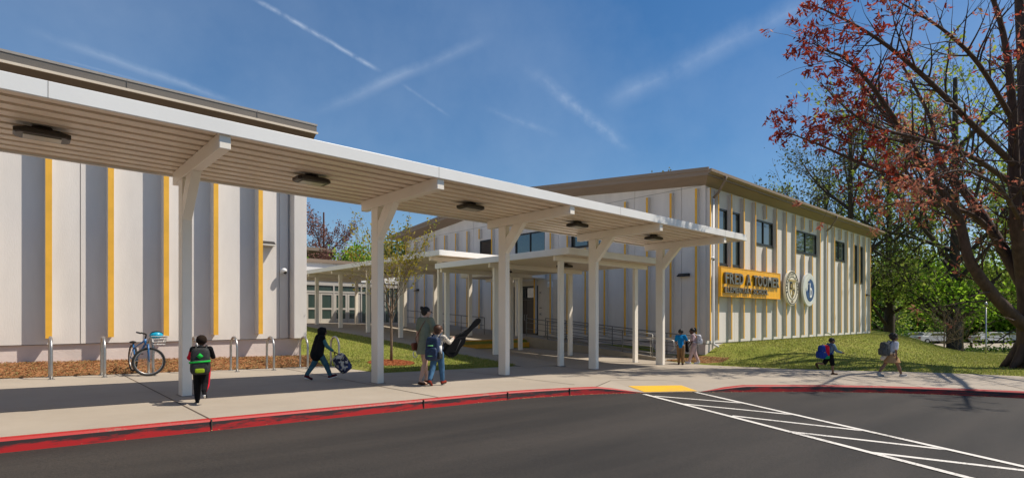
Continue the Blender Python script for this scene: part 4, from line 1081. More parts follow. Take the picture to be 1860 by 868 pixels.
    if hair == 'crop': mb.ell(hv(0,-.04,.10), (.425*hs,.455*hs,.43*hs), 18, 14, mtx=ym)
    elif hair == 'short':
        mb.ell(hv(0,-.08,.13), (.45*hs,.47*hs,.44*hs), 18, 14, mtx=ym); mb.ell(hv(0,-.22,-.12), (.36*hs,.28*hs,.3*hs), 14, 10, mtx=ym); mb.ell(hv(0,.18,.36), (.3*hs,.26*hs,.14*hs), 14, 10, mtx=ym)
    elif hair == 'bun':
        mb.ell(hv(0,-.08,.13), (.44*hs,.47*hs,.44*hs), 18, 14, mtx=ym); mb.ell(hv(0,-.24,-.08), (.32*hs,.26*hs,.28*hs), 14, 10, mtx=ym); mb.ell(hv(0,-.50,.42), (.17*hs,.17*hs,.16*hs)); mb.ell(hv(.06,-.62,.50), (.11*hs,.10*hs,.10*hs)); mb.ell(hv(-.04,-.58,.34), (.10*hs,.09*hs,.12*hs))
    elif hair == 'tails':
        mb.ell(hv(0,-.05,.12), (.43*hs,.46*hs,.43*hs), 18, 14, mtx=ym); mb.ell(hv(0,-.42,.46), (.2*hs,.2*hs,.18*hs)); mb.cap(hv(0,-.5,.4), hv(.05,-.62,.0), .16*hs, .12*hs); mb.cap(hv(.12,-.45,.1), hv(.18,-.5,-.3), .12*hs, .08*hs)
    elif hair == 'curly':
        mb.ell(hv(0,-.08,.12), (.47*hs,.50*hs,.45*hs), 18, 14, mtx=ym)
        rr = random.Random(3)
        for _ in range(40):
            a, b = rr.random()*6.28, rr.random()*1.3; mb.ell(hv(.46*math.cos(a)*math.sin(b+.3), -.1+.46*math.sin(a)*math.sin(b+.3), .12+.44*math.cos(b)), .11*hs, 8, 6)
    if hood:
        mb.ell(hv(0,-.04,.06), (.47*hs,.50*hs,.50*hs), 18, 14, mtx=ym); mb.cap(hv(0,-.15,-.25), shc+Vector((0,-.02*H,0)), .40*hs, .42*hs)
        fused('hood', mb, hood, t, .009*H/1.2, 2)
    elif mb.v: fused('hair', mb, hairc, t, .008*H/1.2, 1)
    t.rotation_euler = (0, 0, rz_)
    rotm = Matrix.Rotation(rz_, 3, 'Z')
    wp = lambda p: Vector((X, Y, zg))+rotm @ Vector(p)
    return dict(t=t, J=J, A=A, chest=chest, shc=shc, pel=pel, hc=hc, H=H, hs=hs, wp=wp, rz=rz_, sw=sw, hv=hv)
def rbox(mb_, c, s, rot=None, taper=1.0, n=6):
    """soft rounded box: superellipsoid"""
    vs = []; fs = []; N = 20; K = 12
    for j in range(K+1):
        v = -math.pi/2+math.pi*j/K
        for k in range(N):
            u = 2*math.pi*k/N; f = lambda w, e: math.copysign(abs(w)**e, w); e = .42
            x = f(math.cos(v), e)*f(math.cos(u), e); y = f(math.cos(v), e)*f(math.sin(u), e); z_ = f(math.sin(v), e)
            q = lerp(1, taper, (z_+1)/2); p = Vector((x*s[0]*q, y*s[1]*q, z_*s[2]))
            if rot is not None: p = rot @ p
            vs.append(p+Vector(c))
    for j in range(K):
        for k in range(N): fs.append((j*N+k, j*N+(k+1)%N, (j+1)*N+(k+1)%N, (j+1)*N+k))
    return mb_.add(vs, fs)
def backpack(label, p, w, h, d, main, pocket, accent, extra=None, droop=0, yoff=0, group=None):
    """worn on the back of person p"""
    H = p['H']; c = Vector((0, -.075*H-d/2+yoff, p['shc'].z-h*.42-droop)); 
    t = thing('backpack', label, 'backpack', p['t'].location+Matrix.Rotation(p['rz'],3,'Z')@c, group); t.rotation_euler = (0,0,p['rz'])
    B = lambda name, mb, m, par=t: mb.build(name, m, par, True, world=False)
    B('main_body', rbox(MB(), (0,0,0), (w/2,d/2,h/2), taper=.86), main)
    B('front_pocket', rbox(MB(), (0,-d*.42,-h*.2), (w*.40,d*.28,h*.26)), pocket)
    mb = MB(); z0 = h*.02; mb.tube([(w*.43*math.cos(a)*1.0, -(d*.44)*math.sin(a), -h*.02) for a in [math.pi*k/12 for k in range(13)]], .018*H/1.2, 6); B('band', mb, accent)
    mb = MB(); mb.tube([(w*.42*math.cos(a), -d*.30, h*.06+h*.36*math.sin(a)) for a in [math.pi*k/14 for k in range(15)]], .007, 6); B('zip', mb, accent)
    mb = MB(); mb.tube([(-.03,.0,h*.47),(-.025,-.01,h*.56),(.025,-.01,h*.56),(.03,.0,h*.47)], .007, 6); B('handle', mb, main)
    for s in (-1, 1):
        x = s*p['sw']*.62; oz = -c.z; oy = -c.y; ch = p['shc'].z
        pts = [(x,d*.4,h*.36),(x,oy-.02*H,ch+oz+.055*H),(x,oy+.075*H,ch+oz+.01*H),(x*1.1,oy+.088*H,ch+oz-.10*H),(x*1.35,oy+.03*H,ch+oz-.19*H),(x*1.3,d*.3,-h*.30)]
        B('strap', MB().tube(pts, .014*H/1.2, 6), main)
    if extra: extra(t, B, w, h, d)
    return t
sk_dark = skin('skin_a', (.085,.042,.026)); sk_brown = skin('skin_b', (.20,.105,.065)); sk_mid = skin('skin_c', (.30,.17,.11)); sk_light = skin('skin_d', (.52,.33,.25))
hk = mat('hair_black', (.012,.010,.009), .6, .2, 30); hb = mat('hair_brown', (.075,.032,.016), .55, .25, 30)
cl = lambda n, c, v=.12: mat('cloth_'+n, c, .92, v, 8, .3, 40, spec=.12)
blk = cl('black', (.009,.009,.010)); red = cl('red', (.50,.012,.03)); jean = cl('denim', (.055,.125,.22), .35); jean2 = cl('denim_teal', (.05,.12,.155), .3)
# 1 child with green backpack
def ground_at(x, y): return P(x)
x1, y1 = 2.22, 9.62
p = person('child in black and red sports clothes walking away with a black and green backpack', x1, y1, P(x1)+.004, (.3,1), 1.07, sk_dark, mat('hair_cropped', (.022,.014,.010), .9, .2, 30, spec=.1), ((8,4,0),(-14,60,-35)), ((38,16,75,25),(40,14,78,20)), blk, blk, blk, hair='crop', sleeve='long', soles=M['white'])
mb = MB(); H = p['H']
for (a, b) in ((0,1),(1,2)):
    q0, q1 = p['A'][-1][a], p['A'][-1][b]; mb.cap(q0.lerp(q1,.25 if a == 0 else 0), q0.lerp(q1,.9), .045*H, .038*H)
fused('red_sleeve', mb, red, p['t'], .008)
mb = MB(); J = p['J'][1]
o3 = Vector((.030*H,0,0)); mb.cap(J[0]+o3*1.3, J[1]+o3*.9, .036*H, .030*H); mb.cap(J[1]+o3*.9, J[2]+o3*.5, .030*H, .022*H); fused('red_stripe', mb, red, p['t'], .008)
gbag = mat('bag_black', (.02,.022,.022), .7, .5, 30); green = cl('green', (.02,.42,.06)); lime = cl('lime', (.28,.40,.02))
def ex(t, B, w, h, d):
    mb = MB(); s = .045; mb.prism([(0,-d*.5-.012,h*.2+s),(s,-d*.5-.012,h*.2),(0,-d*.5-.012,h*.2-s),(-s,-d*.5-.012,h*.2)], (0,.03,0)); B('diamond_patch', mb, green)
    mb = MB(); mb.add([v for v in []], []) ; rbox(mb, (0,-d*.70,-h*.33), (w*.22,.012,h*.08)); B('lime_badge', mb, lime)
    mb = MB(); mb.prism([(-w*.49,-d*.72,-h*.06),(w*.49,-d*.72,-h*.02),(w*.49,-d*.72,h*.045),(-w*.49,-d*.72,h*.0)], (0,.05,0)); B('green_band', mb, green)
backpack('black backpack with bright green band and green diamond patch', p, .29, .41, .2, gbag, gbag, green, ex)
# 2 hooded child with patterned bag
x2, y2 = 5.15, 12.05
vest = cl('vest', (.012,.012,.014))
p = person('child in a black hooded vest and jeans striding right with a patterned bag in hand', x2, y2, P(x2)+.004, (1,-.25), 1.19, sk_brown, hk, ((-26,8,-30),(27,6,18)), ((-6,8,12,4),(28,8,22,8)), cl('teal', (.06,.17,.20)), jean2, cl('maroon_shoe', (.09,.012,.02)), hood=vest, sleeve='long', soles=M['white'], lean=7)
H = p['H']; mb = MB(); mb.cap(p['shc']-Vector((p['sw']*.9,.01,0)), p['shc']+Vector((p['sw']*.9,-.01,0)), .07*H); mb.cap(p['shc']-Vector((0,.03*H,0)), p['pel']+Vector((0,-.05*H,-.02*H)), .095*H, .125*H)
for s in (-1,1): mb.cap(p['shc']+Vector((s*p['sw']*.7,-.01*H,-.03*H)), p['pel']+Vector((s*.07*H,-.02*H,0)), .075*H, .085*H)
fused('puffer_vest', mb, vest, p['t'], .01, 3)
hand = p['wp'](p['A'][1][2]+p['A'][1][3]*.05*H)
def patmat():
    m, nt, b = new_mat('patterned_bag'); b.inputs['Roughness'].default_value = .7
    tc = nt.nodes.new('ShaderNodeTexCoord'); v = nt.nodes.new('ShaderNodeTexVoronoi'); v.inputs['Scale'].default_value = 17; v.distance = 'CHEBYCHEV'
    nt.links.new(tc.outputs['Object'], v.inputs['Vector']); r = nt.nodes.new('ShaderNodeValToRGB'); r.color_ramp.interpolation = 'CONSTANT'; e = r.color_ramp.elements
    e[0].color = (.02,.02,.05,1); e[1].position = .45; e[1].color = (.55,.50,.42,1); x = e.new(.7); x.color = (.03,.05,.16,1)
    nt.links.new(v.outputs['Color'], r.inputs['Fac']); nt.links.new(r.outputs[0], b.inputs['Base Color']); return m
pm = patmat()
tb = thing('school_bag', 'patterned navy and cream bag dangling from the hooded child’s hand'.replace('’', "'"), 'bag', hand)
ax = Vector((.55,-.1,-.83)).normalized(); rot = Vector((0,0,-1)).rotation_difference(ax).to_matrix()
rbox(mbx := MB(), hand+ax*.30, (.15,.09,.22), rot); mbx.build('main_body', pm, tb, True)
rbox(mbx := MB(), hand+ax*.34+rot@Vector((0,-.08,-.02)), (.115,.04,.12), rot); mbx.build('front_pocket', pm, tb, True)
MB().tube([hand+ax*.10+rot@Vector((.05,0,0)), hand+rot@Vector((.012,0,0)), hand+rot@Vector((-.012,0,0)), hand+ax*.10+rot@Vector((-.05,0,0))], .011, 6).build('handle', blk, tb, True)
for s in (-1,1): MB().tube([hand+ax*.14+rot@Vector((s*.1,.06,0)), hand+ax*.3+rot@Vector((s*.13,.13,0)), hand+ax*.46+rot@Vector((s*.11,.07,0))], .012, 6).build('strap', M['navy'], tb, True)
MB().tube([hand+ax*.16+rot@Vector((-.1,-.09,0)), hand+ax*.2+rot@Vector((0,-.105,0)), hand+ax*.16+rot@Vector((.1,-.09,0))], .006, 5).build('zip', blk, tb, True)
# 3 woman
x3, y3 = 6.62, 10.05
sage = cl('sage', (.20,.225,.165))
p = person('woman in a short sage green dress with dark hair in a bun', x3, y3, P(x3)+.004, (1,.28), 1.62, sk_light, hk, ((14,3,10),(-12,12,-22)), ((-10,6,12,0),(18,7,28,12)), sage, None, None, child=False, hair='bun', dress=True, head_yaw=18, lean=3)
H = p['H']
for s in (-1,1):
    hp, k, an, heel, toe = p['J'][s]; mb = MB(); mb.tube([heel+Vector((0,-.02*H,-.022*H)), heel.lerp(toe,.5)+Vector((0,0,-.022*H)), toe+Vector((0,.015*H,-.017*H))], [.016*H,.021*H,.018*H], 10)
    so = mb.build('sandal', cl('tan', (.10,.045,.025)), p['t'], True, world=False)
    MB().tube([heel.lerp(toe,.6)+Vector((-.024*H,0,-.01*H)), heel.lerp(toe,.6)+Vector((0,0,.022*H)), heel.lerp(toe,.6)+Vector((.024*H,0,-.01*H))], .006*H, 6).build('strap', M['soffit'], so, True, world=False)
gl = MB()
for s in (-1,1): gl.ell(p['hv'](s*.17,.45,.03), (.11*p['hs'],.03*p['hs'],.09*p['hs']), 10, 6)
for s in (-1,1): gl.tube([p['hv'](s*.26,.42,.04), p['hv'](s*.43,.0,.05)], .004, 5)
gl.build('sunglasses', M['black'], p['t'], True, world=False)
hand = p['wp'](p['A'][-1][2]); ba = p['wp'](p['shc']+Vector((p['sw']*.5,0,.05*H))); hp_ = p['wp'](p['pel']+Vector((-.13*H,-.02*H,-.02*H)))
leather = mat('brown_leather', (.17,.05,.025), .45, .2, 8)
tb = thing('handbag', 'small brown leather bag on a long strap at the woman’s hip'.replace('’', "'"), 'bag', hp_-Vector((0,0,.1)))
rbox(mbx := MB(), hp_-Vector((.02,0,.02)), (.035,.10,.085), Matrix.Rotation(p['rz'],3,'Z')); mbx.build('main_body', leather, tb, True)
rbox(mbx := MB(), hp_-Vector((.03,-.0,-.02)), (.038,.102,.04), Matrix.Rotation(p['rz'],3,'Z')); mbx.build('flap', leather, tb, True)
bk1 = p['wp'](p['shc']+Vector((.02*H,-.082*H,-.06*H))); bk2 = p['wp'](p['pel']+Vector((-.08*H,-.085*H,.08*H)))
MB().tube([hp_+Vector((0,0,.06)), bk2, bk1, ba], .008, 6).build('strap', leather, tb, True)
ks = thing('key_ring', 'bunch of pale tags hanging beside the woman’s brown bag'.replace('’', "'"), 'keys', hp_-Vector((.02,0,.3)))
MB().tube([hp_+Vector((-.03+.05*math.cos(a),.05*math.sin(a)*.3,-.19+.07*math.sin(a))) for a in [6.283*k/14 for k in range(14)]], .009, 6, closed=True).build('ring', M['white'], ks, True)
MB().tube([hp_+Vector((-.03,0,-.12)), hp_+Vector((-.02,0,-.08))], .008, 6).build('tether', M['white'], ks, True)
# 4 child with guitar case
x4, y4 = 6.68, 9.66
def camomat():
    m, nt, b = new_mat('printed_shirt'); b.inputs['Roughness'].default_value = .8
    tc = nt.nodes.new('ShaderNodeTexCoord'); v = nt.nodes.new('ShaderNodeTexNoise'); v.inputs['Scale'].default_value = 22; v.inputs['Detail'].default_value = 2
    nt.links.new(tc.outputs['Object'], v.inputs['Vector']); r = nt.nodes.new('ShaderNodeValToRGB'); r.color_ramp.interpolation = 'CONSTANT'; e = r.color_ramp.elements
    e[0].color = (.62,.56,.47,1); e[1].position = .53; e[1].color = (.10,.08,.08,1); x = e.new(.60); x.color = (.66,.62,.55,1)
    nt.links.new(v.outputs['Fac'], r.inputs['Fac']); nt.links.new(r.outputs[0], b.inputs['Base Color']); return m
p = person('child with brown hair in jeans and a patterned shirt, holding a black guitar case', x4, y4, P(x4)+.004, (1,.55), 1.25, sk_light, hb, ((-16,16,-38),(13,6,0)), ((14,6,30,5),(52,16,62,6)), camomat(), jean, cl('rust_shoe', (.20,.03,.018)), hair='short', sleeve='long', head_yaw=4)
H = p['H']; navyb = mat('bag_navy', (.012,.03,.075), .6, .5, 24); neon = cl('neon', (.22,.62,.25))
def ex(t, B, w, h, d):
    for zz in (.12,-.30):
        mb = MB(); mb.box((-w*.16,-d*.75,h*zz),(w*.16,-d*.55,h*zz+.015)); B('reflector', mb, neon)
    mb = MB(); mb.tube([(w*.5,.0,-h*.2),(w*.5,.0,h*.12)], .03, 12); B('bottle', mb, M['white'])
    mb = MB(); rbox(mb, (w*.47,0,-h*.26), (.035,d*.4,h*.16)); B('side_pocket', mb, gbag)
backpack('navy backpack with pale green reflective bars worn by the child with the guitar case', p, .33, .50, .2, navyb, navyb, navyb, ex, droop=.02)
hand = p['wp'](p['A'][1][2]+p['A'][1][3]*.05*H)
gx = (CR*.42+CF*.16+Vector((0,0,.44))).normalized()            # axis from body to head
gc = thing('guitar_case', 'soft black guitar case carried tilted, its narrow neck pointing up to the right', 'guitar case', hand)
gn = Vector((.5,.85,0)); gn = (gn-gx*gn.dot(gx)).normalized(); gs = gx.cross(gn)
o0 = hand-CR*.02-Vector((0,0,.20))+gx*.08+gn*.06
prof = [(-.30,.0),(-.285,.10),(-.22,.165),(-.12,.185),(-.03,.155),(.05,.135),(.13,.14),(.20,.115),(.27,.06),(.34,.05),(.55,.045),(.62,.06),(.74,.062),(.79,.035),(.80,0)]
poly = [(a, b) for a, b in prof]+[(a, -b) for a, b in prof[-2:0:-1]]
mb = MB(); vs = []; n = len(poly)
for (s, dd) in ((.90,-.062),(1,-.045),(1,.045),(.90,.062)): vs += [o0+gx*(.1+(a-.1)*(1 if s == 1 else .97))+gs*b*s+gn*dd*(1 if a < .3 else .7) for a, b in poly]
fs = [tuple(range(n))[::-1], tuple(range(3*n,4*n))]+[(k*n+i, k*n+(i+1)%n, (k+1)*n+(i+1)%n, (k+1)*n+i) for k in range(3) for i in range(n)]
mb.add(vs, fs); mb.build('case_body', blk, gc, False)
MB().tube([o0+gx*a+gs*b for a, b in poly], .006, 5, closed=True).build('zip', M['black'], gc, True)
MB().tube([o0+gx*.25+gs*.06, hand, o0+gx*.45+gs*.05], .012, 6).build('handle', M['black'], gc, True)
MB().tube([o0-gx*.25+gn*-.05, o0+gn*-.09-Vector((0,0,.15)), o0+gx*.2+gn*-.05], .009, 6).build('strap', M['black'], gc, True)
# 5 boy in blue shirt
x5, y5 = 17.55, 10.4
p = person('boy in a bright blue shirt and tan trousers, back turned, near the wall corner', x5, y5, P(x5)+.004, (.95,.45), 1.27, sk_brown, hk, ((4,3,0),(-5,4,0)), ((20,14,45,10),(35,18,70,15)), cl('blue', (.006,.17,.42)), cl('tan_trousers', (.21,.12,.055)), cl('dark_shoe', (.03,.02,.015)), hair='crop')
H = p['H']; hand = p['wp'](p['A'][1][2]+p['A'][1][3]*.05*H)
jk = thing('jacket', 'dark jacket hanging from the arm of the boy in the blue shirt', 'jacket', hand-Vector((0,0,.45)))
mb = MB(); mb.cap(hand+Vector((0,.02,.01)), hand+Vector((.0,-.02,-.42)), .035, .065); mb.cap(hand+Vector((.03,0,0)), hand+Vector((.04,0,-.35)), .03, .045)
me = remesh(mb, .012, 3); me.transform(Matrix.Translation(-jk.location)); me.materials.clear(); me.materials.append(blk); o = bpy.data.objects.new('cloth', me); COL.objects.link(o); o.parent = jk
# 6 girl in pink
x6, y6 = 18.35, 10.35
pink = cl('pale_pink', (.52,.36,.34)); 
p = person('girl in pale pink clothes with her hair tied up, standing beside the boy in blue', x6, y6, P(x6)+.006, (-.55,.85), 1.30, sk_dark, hk, ((16,2,6),(-10,14,-16)), ((8,8,20,4),(14,8,28,6)), cl('lilac', (.50,.36,.38), .3), pink, cl('white_shoe', (.62,.60,.62)), hair='tails', soles=M['white'], lean=5)
wb = mat('bag_white', (.50,.51,.56), .7, .4, 20)
backpack('white and grey backpack on the girl in pale pink', p, .28, .36, .17, wb, wb, blk)
# 7 boy walking right
x7, y7 = 17.9, 5.72
p = person('small boy in a denim-blue shirt and black shorts walking across the pavement', x7, y7, P(x7)+.004, (.739,-.6738), 1.10, sk_brown, hk, ((-30,62,-60),(10,8,0)), ((-8,8,15,2),(26,8,48,10)), cl('chambray', (.13,.20,.28)), blk, cl('brown_shoe', (.07,.035,.022)), hair='crop', pant='short', lean=8, sleeve='long')
bb1 = cl('bag_blue', (.02,.05,.25)); yel = cl('yellow', (.62,.42,.03))
def ex(t, B, w, h, d):
    mb = MB(); rbox(mb, (0,d*.28,h*.05), (w*.47,d*.32,h*.46)); B('red_panel', mb, red)
    mb = MB(); rbox(mb, (0,d*.28,-h*.36), (w*.48,d*.34,h*.14)); B('green_panel', mb, cl('panelgreen', (.02,.25,.08)))
backpack('red, green and blue backpack worn by the small walking boy', p, .28, .40, .24, bb1, bb1, yel, ex, droop=.03)
# 8 girl walking right
x8, y8 = 18.75, 4.38
khaki = cl('khaki', (.40,.24,.12))
p = person('girl in a white shirt and khaki skirt striding right with a grey backpack', x8, y8, P(x8)+.004, (.739,-.6738), 1.28, sk_brown, hk, ((-30,6,-22),(28,8,14)), ((14,10,28,6),(-10,10,14,4)), cl('white_shirt', (.66,.66,.70)), None, cl('grey_shoe', (.40,.37,.34)), hair='curly', lean=8, soles=M['white'])
H = p['H']; mb = MB(); q = p['pel']
mb.tube([q+Vector((0,0,.06*H)), q+Vector((0,0,.0)), q+Vector((0,.01*H,-.07*H)), q+Vector((0,.01*H,-.155*H))], [.082*H,.10*H,.135*H,.165*H], 20); fused('skirt', mb, khaki, p['t'], .01, 2)
mb = MB(); mb.cap(q+Vector((0,-.10*H,.06*H)), q+Vector((0,-.20*H,-.06*H)), .05*H, .05*H); mb.cap(q+Vector((-.08*H,-.07*H,.07*H)), q+Vector((.08*H,-.07*H,.07*H)), .04*H); fused('tied_sweater', mb, cl('cream_sweater', (.55,.46,.36)), p['t'], .01, 2)
gb2 = mat('bag_grey', (.06,.065,.065), .7, .6, 18)
backpack('dark grey patterned backpack on the girl in the khaki skirt', p, .30, .40, .19, gb2, gb2, blk)
# ------------------------------------------------------------------ trees
class Tree:
    def __init__(s, seed): s.r = random.Random(seed); s.t = MB(); s.tips = []; s.l = MB(); s.twn = 0
    def rv(s): return Vector((s.r.gauss(0,1), s.r.gauss(0,1), s.r.gauss(0,1)))
    def grow(s, p, d, L, rad, lev, mx, kids=4, up=.12, wob=.16, ang=(25,60), ratio=.62, seg=5, tipr=.004):
        r = s.r; d = Vector(d).normalized(); pts = [Vector(p)]; rs = [rad]; end = max(tipr, rad*(.35 if lev < mx else .2))
        for k in range(seg):
            d = (d+s.rv()*wob/ (1+.3*k)+Vector((0,0,up))).normalized(); pts.append(pts[-1]+d*L/seg); rs.append(lerp(rad, end, (k+1)/seg))
        s.t.tube(pts, rs, 8 if rad > .08 else (5 if rad > .025 else 3), cap=False)
        if lev >= mx: s.tips.append((pts, d)); return
        n = kids if isinstance(kids, int) else kids[min(lev, len(kids)-1)]
        for k in range(n):
            t = lerp(.28 if lev else .35, 1.0, (k+r.random()*.8)/n); t = min(t, .99); i = int(t*seg); q = pts[i].lerp(pts[i+1], t*seg-i); bd = (pts[i+1]-pts[i]).normalized()
            a = R(r.uniform(*ang)); ax = bd.orthogonal().normalized(); ax.rotate(Matrix.Rotation(r.random()*6.283, 3, bd)); nd = bd*math.cos(a)+ax*math.sin(a)
            s.grow(q, nd, L*ratio*r.uniform(.7,1.15), lerp(rs[i], rs[i+1], .5)*r.uniform(.5,.72), lev+1, mx, kids, up, wob, ang, ratio, max(3, seg-1), tipr)
        s.grow(pts[-1], d, L*ratio, rs[-1], lev+1, mx, kids, up, wob, ang, ratio, max(3, seg-1), tipr)
    def limb(s, pts, r0, r1):
        sp = smooth3(pts, 5); n = len(sp); rs = [lerp(r0, r1, (k/(n-1))**.8) for k in range(n)]; s.t.tube(sp, rs, 10 if r0 > .06 else 6, cap=False); return sp, rs
    def leaf(s, p, d, ln, w):
        d = Vector(d).normalized(); q = d.cross(s.rv()).normalized()*w*.5; p = Vector(p)
        s.l.add([p, p+d*ln*.45+q, p+d*ln, p+d*ln*.45-q], [(0,1,2,3)])
    def leaves(s, per, ln, w, spread=.12, prob=1, star=False, m=None, droop=0):
        for pts, d in s.tips:
            if s.r.random() > prob: continue
            for _ in range(per):
                t = s.r.random() if not star else 1-.12*s.r.random(); i = min(int(t*(len(pts)-1)), len(pts)-2); p = pts[i].lerp(pts[i+1], t*(len(pts)-1)-i)+s.rv()*spread*.5
                dd = (s.rv()*.8+d*.6+Vector((0,0,-droop))).normalized(); k = s.r.uniform(.6,1.25); s.leaf(p, dd, ln*k, w*k)
    def finish(s, name, label, cat, loc, bark, leafm, group=None, extra=None):
        t = thing(name, label, cat, loc, group)
        s.t.build('trunk', bark, t, True)
        if s.l.v: s.l.build('crown', leafm, t)
        return t
def smooth3(pts, per=5):
    pts = [Vector(p) for p in pts]; out = []
    for i in range(len(pts)-1):
        p0 = pts[max(i-1,0)]; p1 = pts[i]; p2 = pts[i+1]; p3 = pts[min(i+2,len(pts)-1)]
        for k in range(per):
            t = k/per; out.append(.5*((2*p1)+(p2-p0)*t+(2*p0-5*p1+4*p2-p3)*t*t+(3*p1-p0-3*p2+p3)*t**3))
    out.append(pts[-1]); return out
# --- big red-leaved tree at the right
T = Tree(11); Zt = 20.0
base = at(1890, Zt); gz = lawn_z(base.x, base.y)
c = lambda x, y, Z: at3(x, y, Z)
tr = [Vector((base.x,base.y,gz-.2)), c(1882,630,20), c(1878,590,20), c(1874,540,20), c(1862,470,20), c(1860,380,20.2), c(1862,250,20.5), c(1858,120,20.5), c(1850,-40,20.5), c(1856,-160,20.5)]
sp = smooth3(tr, 5); n = len(sp)
T.t.tube(sp, [interp(k/(n-1), [0,.06,.12,.25,.45,1], [.80,.62,.53,.47,.31,.08]) for k in range(n)], 16, cap=False)
for k in range(9):                  # root flare
    a = 2*math.pi*k/9+.3; q = Vector((base.x+1.1*math.cos(a), base.y+1.1*math.sin(a), 0)); q.z = lawn_z(q.x, q.y)-.03
    T.t.tube(smooth3([Vector((base.x+.4*math.cos(a), base.y+.4*math.sin(a), gz+1.0)), Vector((base.x+.75*math.cos(a), base.y+.75*math.sin(a), gz+.35)), q], 4), [.24,.23,.22,.20,.18,.15,.12,.08,.04], 8, cap=False)
limbs = [
 ([c(1880,600,20), c(1850,582,19.9), c(1800,530,19.6), c(1760,470,19.2), c(1742,400,19), c(1700,330,18.6), c(1655,262,18.2), c(1600,200,17.8), c(1556,140,17.4)], .27, .035, 'a'),
 ([c(1878,560,20), c(1866,530,20.1), c(1832,470,20.4), c(1790,400,20.8), c(1745,340,21), c(1705,290,21.3), c(1690,215,21.5), c(1640,120,21.6)], .29, .04, 'a'),
 ([c(1860,500,20), c(1848,420,19.4), c(1842,300,19), c(1838,180,18.6), c(1822,60,18.2), c(1790,-40,18)], .26, .05, 'a'),
 ([c(1832,470,20.4), c(1780,400,20), c(1720,376,19.6), c(1640,368,19.4), c(1588,380,19.2)], .12, .02, 'a'),
 ([c(1742,400,19), c(1690,350,18), c(1640,322,17.4), c(1570,300,17), c(1500,268,16.6), c(1450,248,16.3), c(1424,240,16.1)], .10, .010, 'b'),
 ([c(1700,330,18.6), c(1640,240,17.4), c(1590,165,16.6), c(1540,110,16), c(1500,92,15.8), c(1478,80,15.6)], .10, .012, 'b'),
 ([c(1842,300,19), c(1760,220,17.6), c(1690,150,16.8), c(1620,90,16.2), c(1560,50,15.8), c(1505,22,15.6), c(1482,12,15.5)], .11, .012, 'b'),
 ([c(1840,220,18.8), c(1780,120,17.4), c(1720,60,16.8), c(1660,20,16.4), c(1610,-10,16.2)], .09, .012, 'b'),
 ([c(1858,350,20), c(1790,300,18), c(1730,270,17), c(1660,250,16.4), c(1590,230,16), c(1540,200,15.8), c(1490,150,15.5)], .10, .012, 'b'),
 ([c(1655,262,18.2), c(1600,250,17.6), c(1550,262,17.2), c(1500,240,17)], .06, .01, 'b'),
 ([c(1745,340,21), c(1690,310,21), c(1640,300,20.6), c(1600,320,20.4), c(1585,350,20.2)], .07, .012, 'a'),
 ([c(1862,420,20), c(1830,360,18), c(1800,330,17), c(1750,310,16.5), c(1700,320,16.2), c(1660,340,16)], .08, .012, 'b'),
 ([c(1866,200,20.3), c(1905,120,20), c(1940,40,19.8), c(1960,-40,19.6)], .16, .03, 'a'),
 ([c(1866,330,20), c(1915,260,19), c(1960,220,18.5), c(2000,180,18)], .15, .03, 'b'),
 ([c(1866,430,20), c(1905,380,18), c(1945,350,16), c(1980,330,14.5)], .14, .03, 'b'),
 ([Vector((27.3,1.6,5.0)), Vector((25.5,.4,6.6)), Vector((23,-.8,7.6)), Vector((20.5,-1.6,8.2)), Vector((18.2,-2.2,8.6))], .16, .02, 'b'),
 ([Vector((27.3,1.6,6.2)), Vector((25.8,1.2,8.0)), Vector((23.4,.9,9.4)), Vector((21.2,.2,10.2)), Vector((19.2,-.4,10.6))], .15, .02, 'b'),
 ([Vector((27.3,1.6,5.6)), Vector((26.4,-.6,7.2)), Vector((24.6,-2.6,8.4)), Vector((22.4,-4.0,9.0))], .14, .02, 'b'),
]
TT = Tree(12)
for pts, r0, r1, kd in limbs:
    sp_, rs_ = T.limb(pts, r0, r1); n = len(sp_)
    Lt = sum((sp_[i+1]-sp_[i]).length for i in range(n-1)); m_ = int(Lt*3.4)
    for k in range(m_):
        t = .12+.88*(k+T.r.random())/m_; t = min(t, .985); i = int(t*(n-1)); q = sp_[i].lerp(sp_[i+1], t*(n-1)-i); bd = (sp_[i+1]-sp_[i]).normalized()
        a = R(T.r.uniform(30,65)); ax = bd.orthogonal().normalized(); ax.rotate(Matrix.Rotation(T.r.random()*6.283, 3, bd)); nd = bd*math.cos(a)+ax*math.sin(a)+Vector((0,0,.12))
        T.grow(q, nd, T.r.uniform(.8,1.9)*(1.1 if t < .5 else lerp(.8,.25,(t-.5)*2)), min(.035, rs_[i]*.5), 1, 2, [2,2,2], .03, .14, (25,55), .6, 5, .0035)
    T.tips.append((sp_[-5:], (sp_[-1]-sp_[-2]).normalized()))
L2 = MB(); T1 = T.l
for pts, d in T.tips:
    left = (pts[-1].x*.739-pts[-1].y*.6738)/(pts[-1].x*.6738+pts[-1].y*.739)*F+930
    if T.r.random() > (.56 if left < 1700 else .46): continue
    T.l = T1 if (left < 1620 or T.r.random() < .35) and pts[-1].z > 5.5 else L2
    tip = pts[-1]; k_ = T.r.randint(15, 24) if left < 1660 else T.r.randint(8, 14)
    for _ in range(k_):
        dd = (T.rv()*.8+d*.35+Vector((0,0,-.25))).normalized(); s_ = T.r.uniform(.6,1.2); T.leaf(tip+T.rv()*.065, dd, .17*s_, .062*s_)
    if T.r.random() < .22:
        for _ in range(4): dd = (T.rv()+d*.3).normalized(); T.leaf(pts[len(pts)//2]+T.rv()*.03, dd, .10, .035)
T.l = T1
bt = T.finish('maple_tree', 'large spreading tree with a thick trunk and clusters of red leaves at the right edge', 'tree', (base.x, base.y, gz), M['bark'], M['redleaf'])
L2.build('young_leaves', M['pinkleaf'], bt)
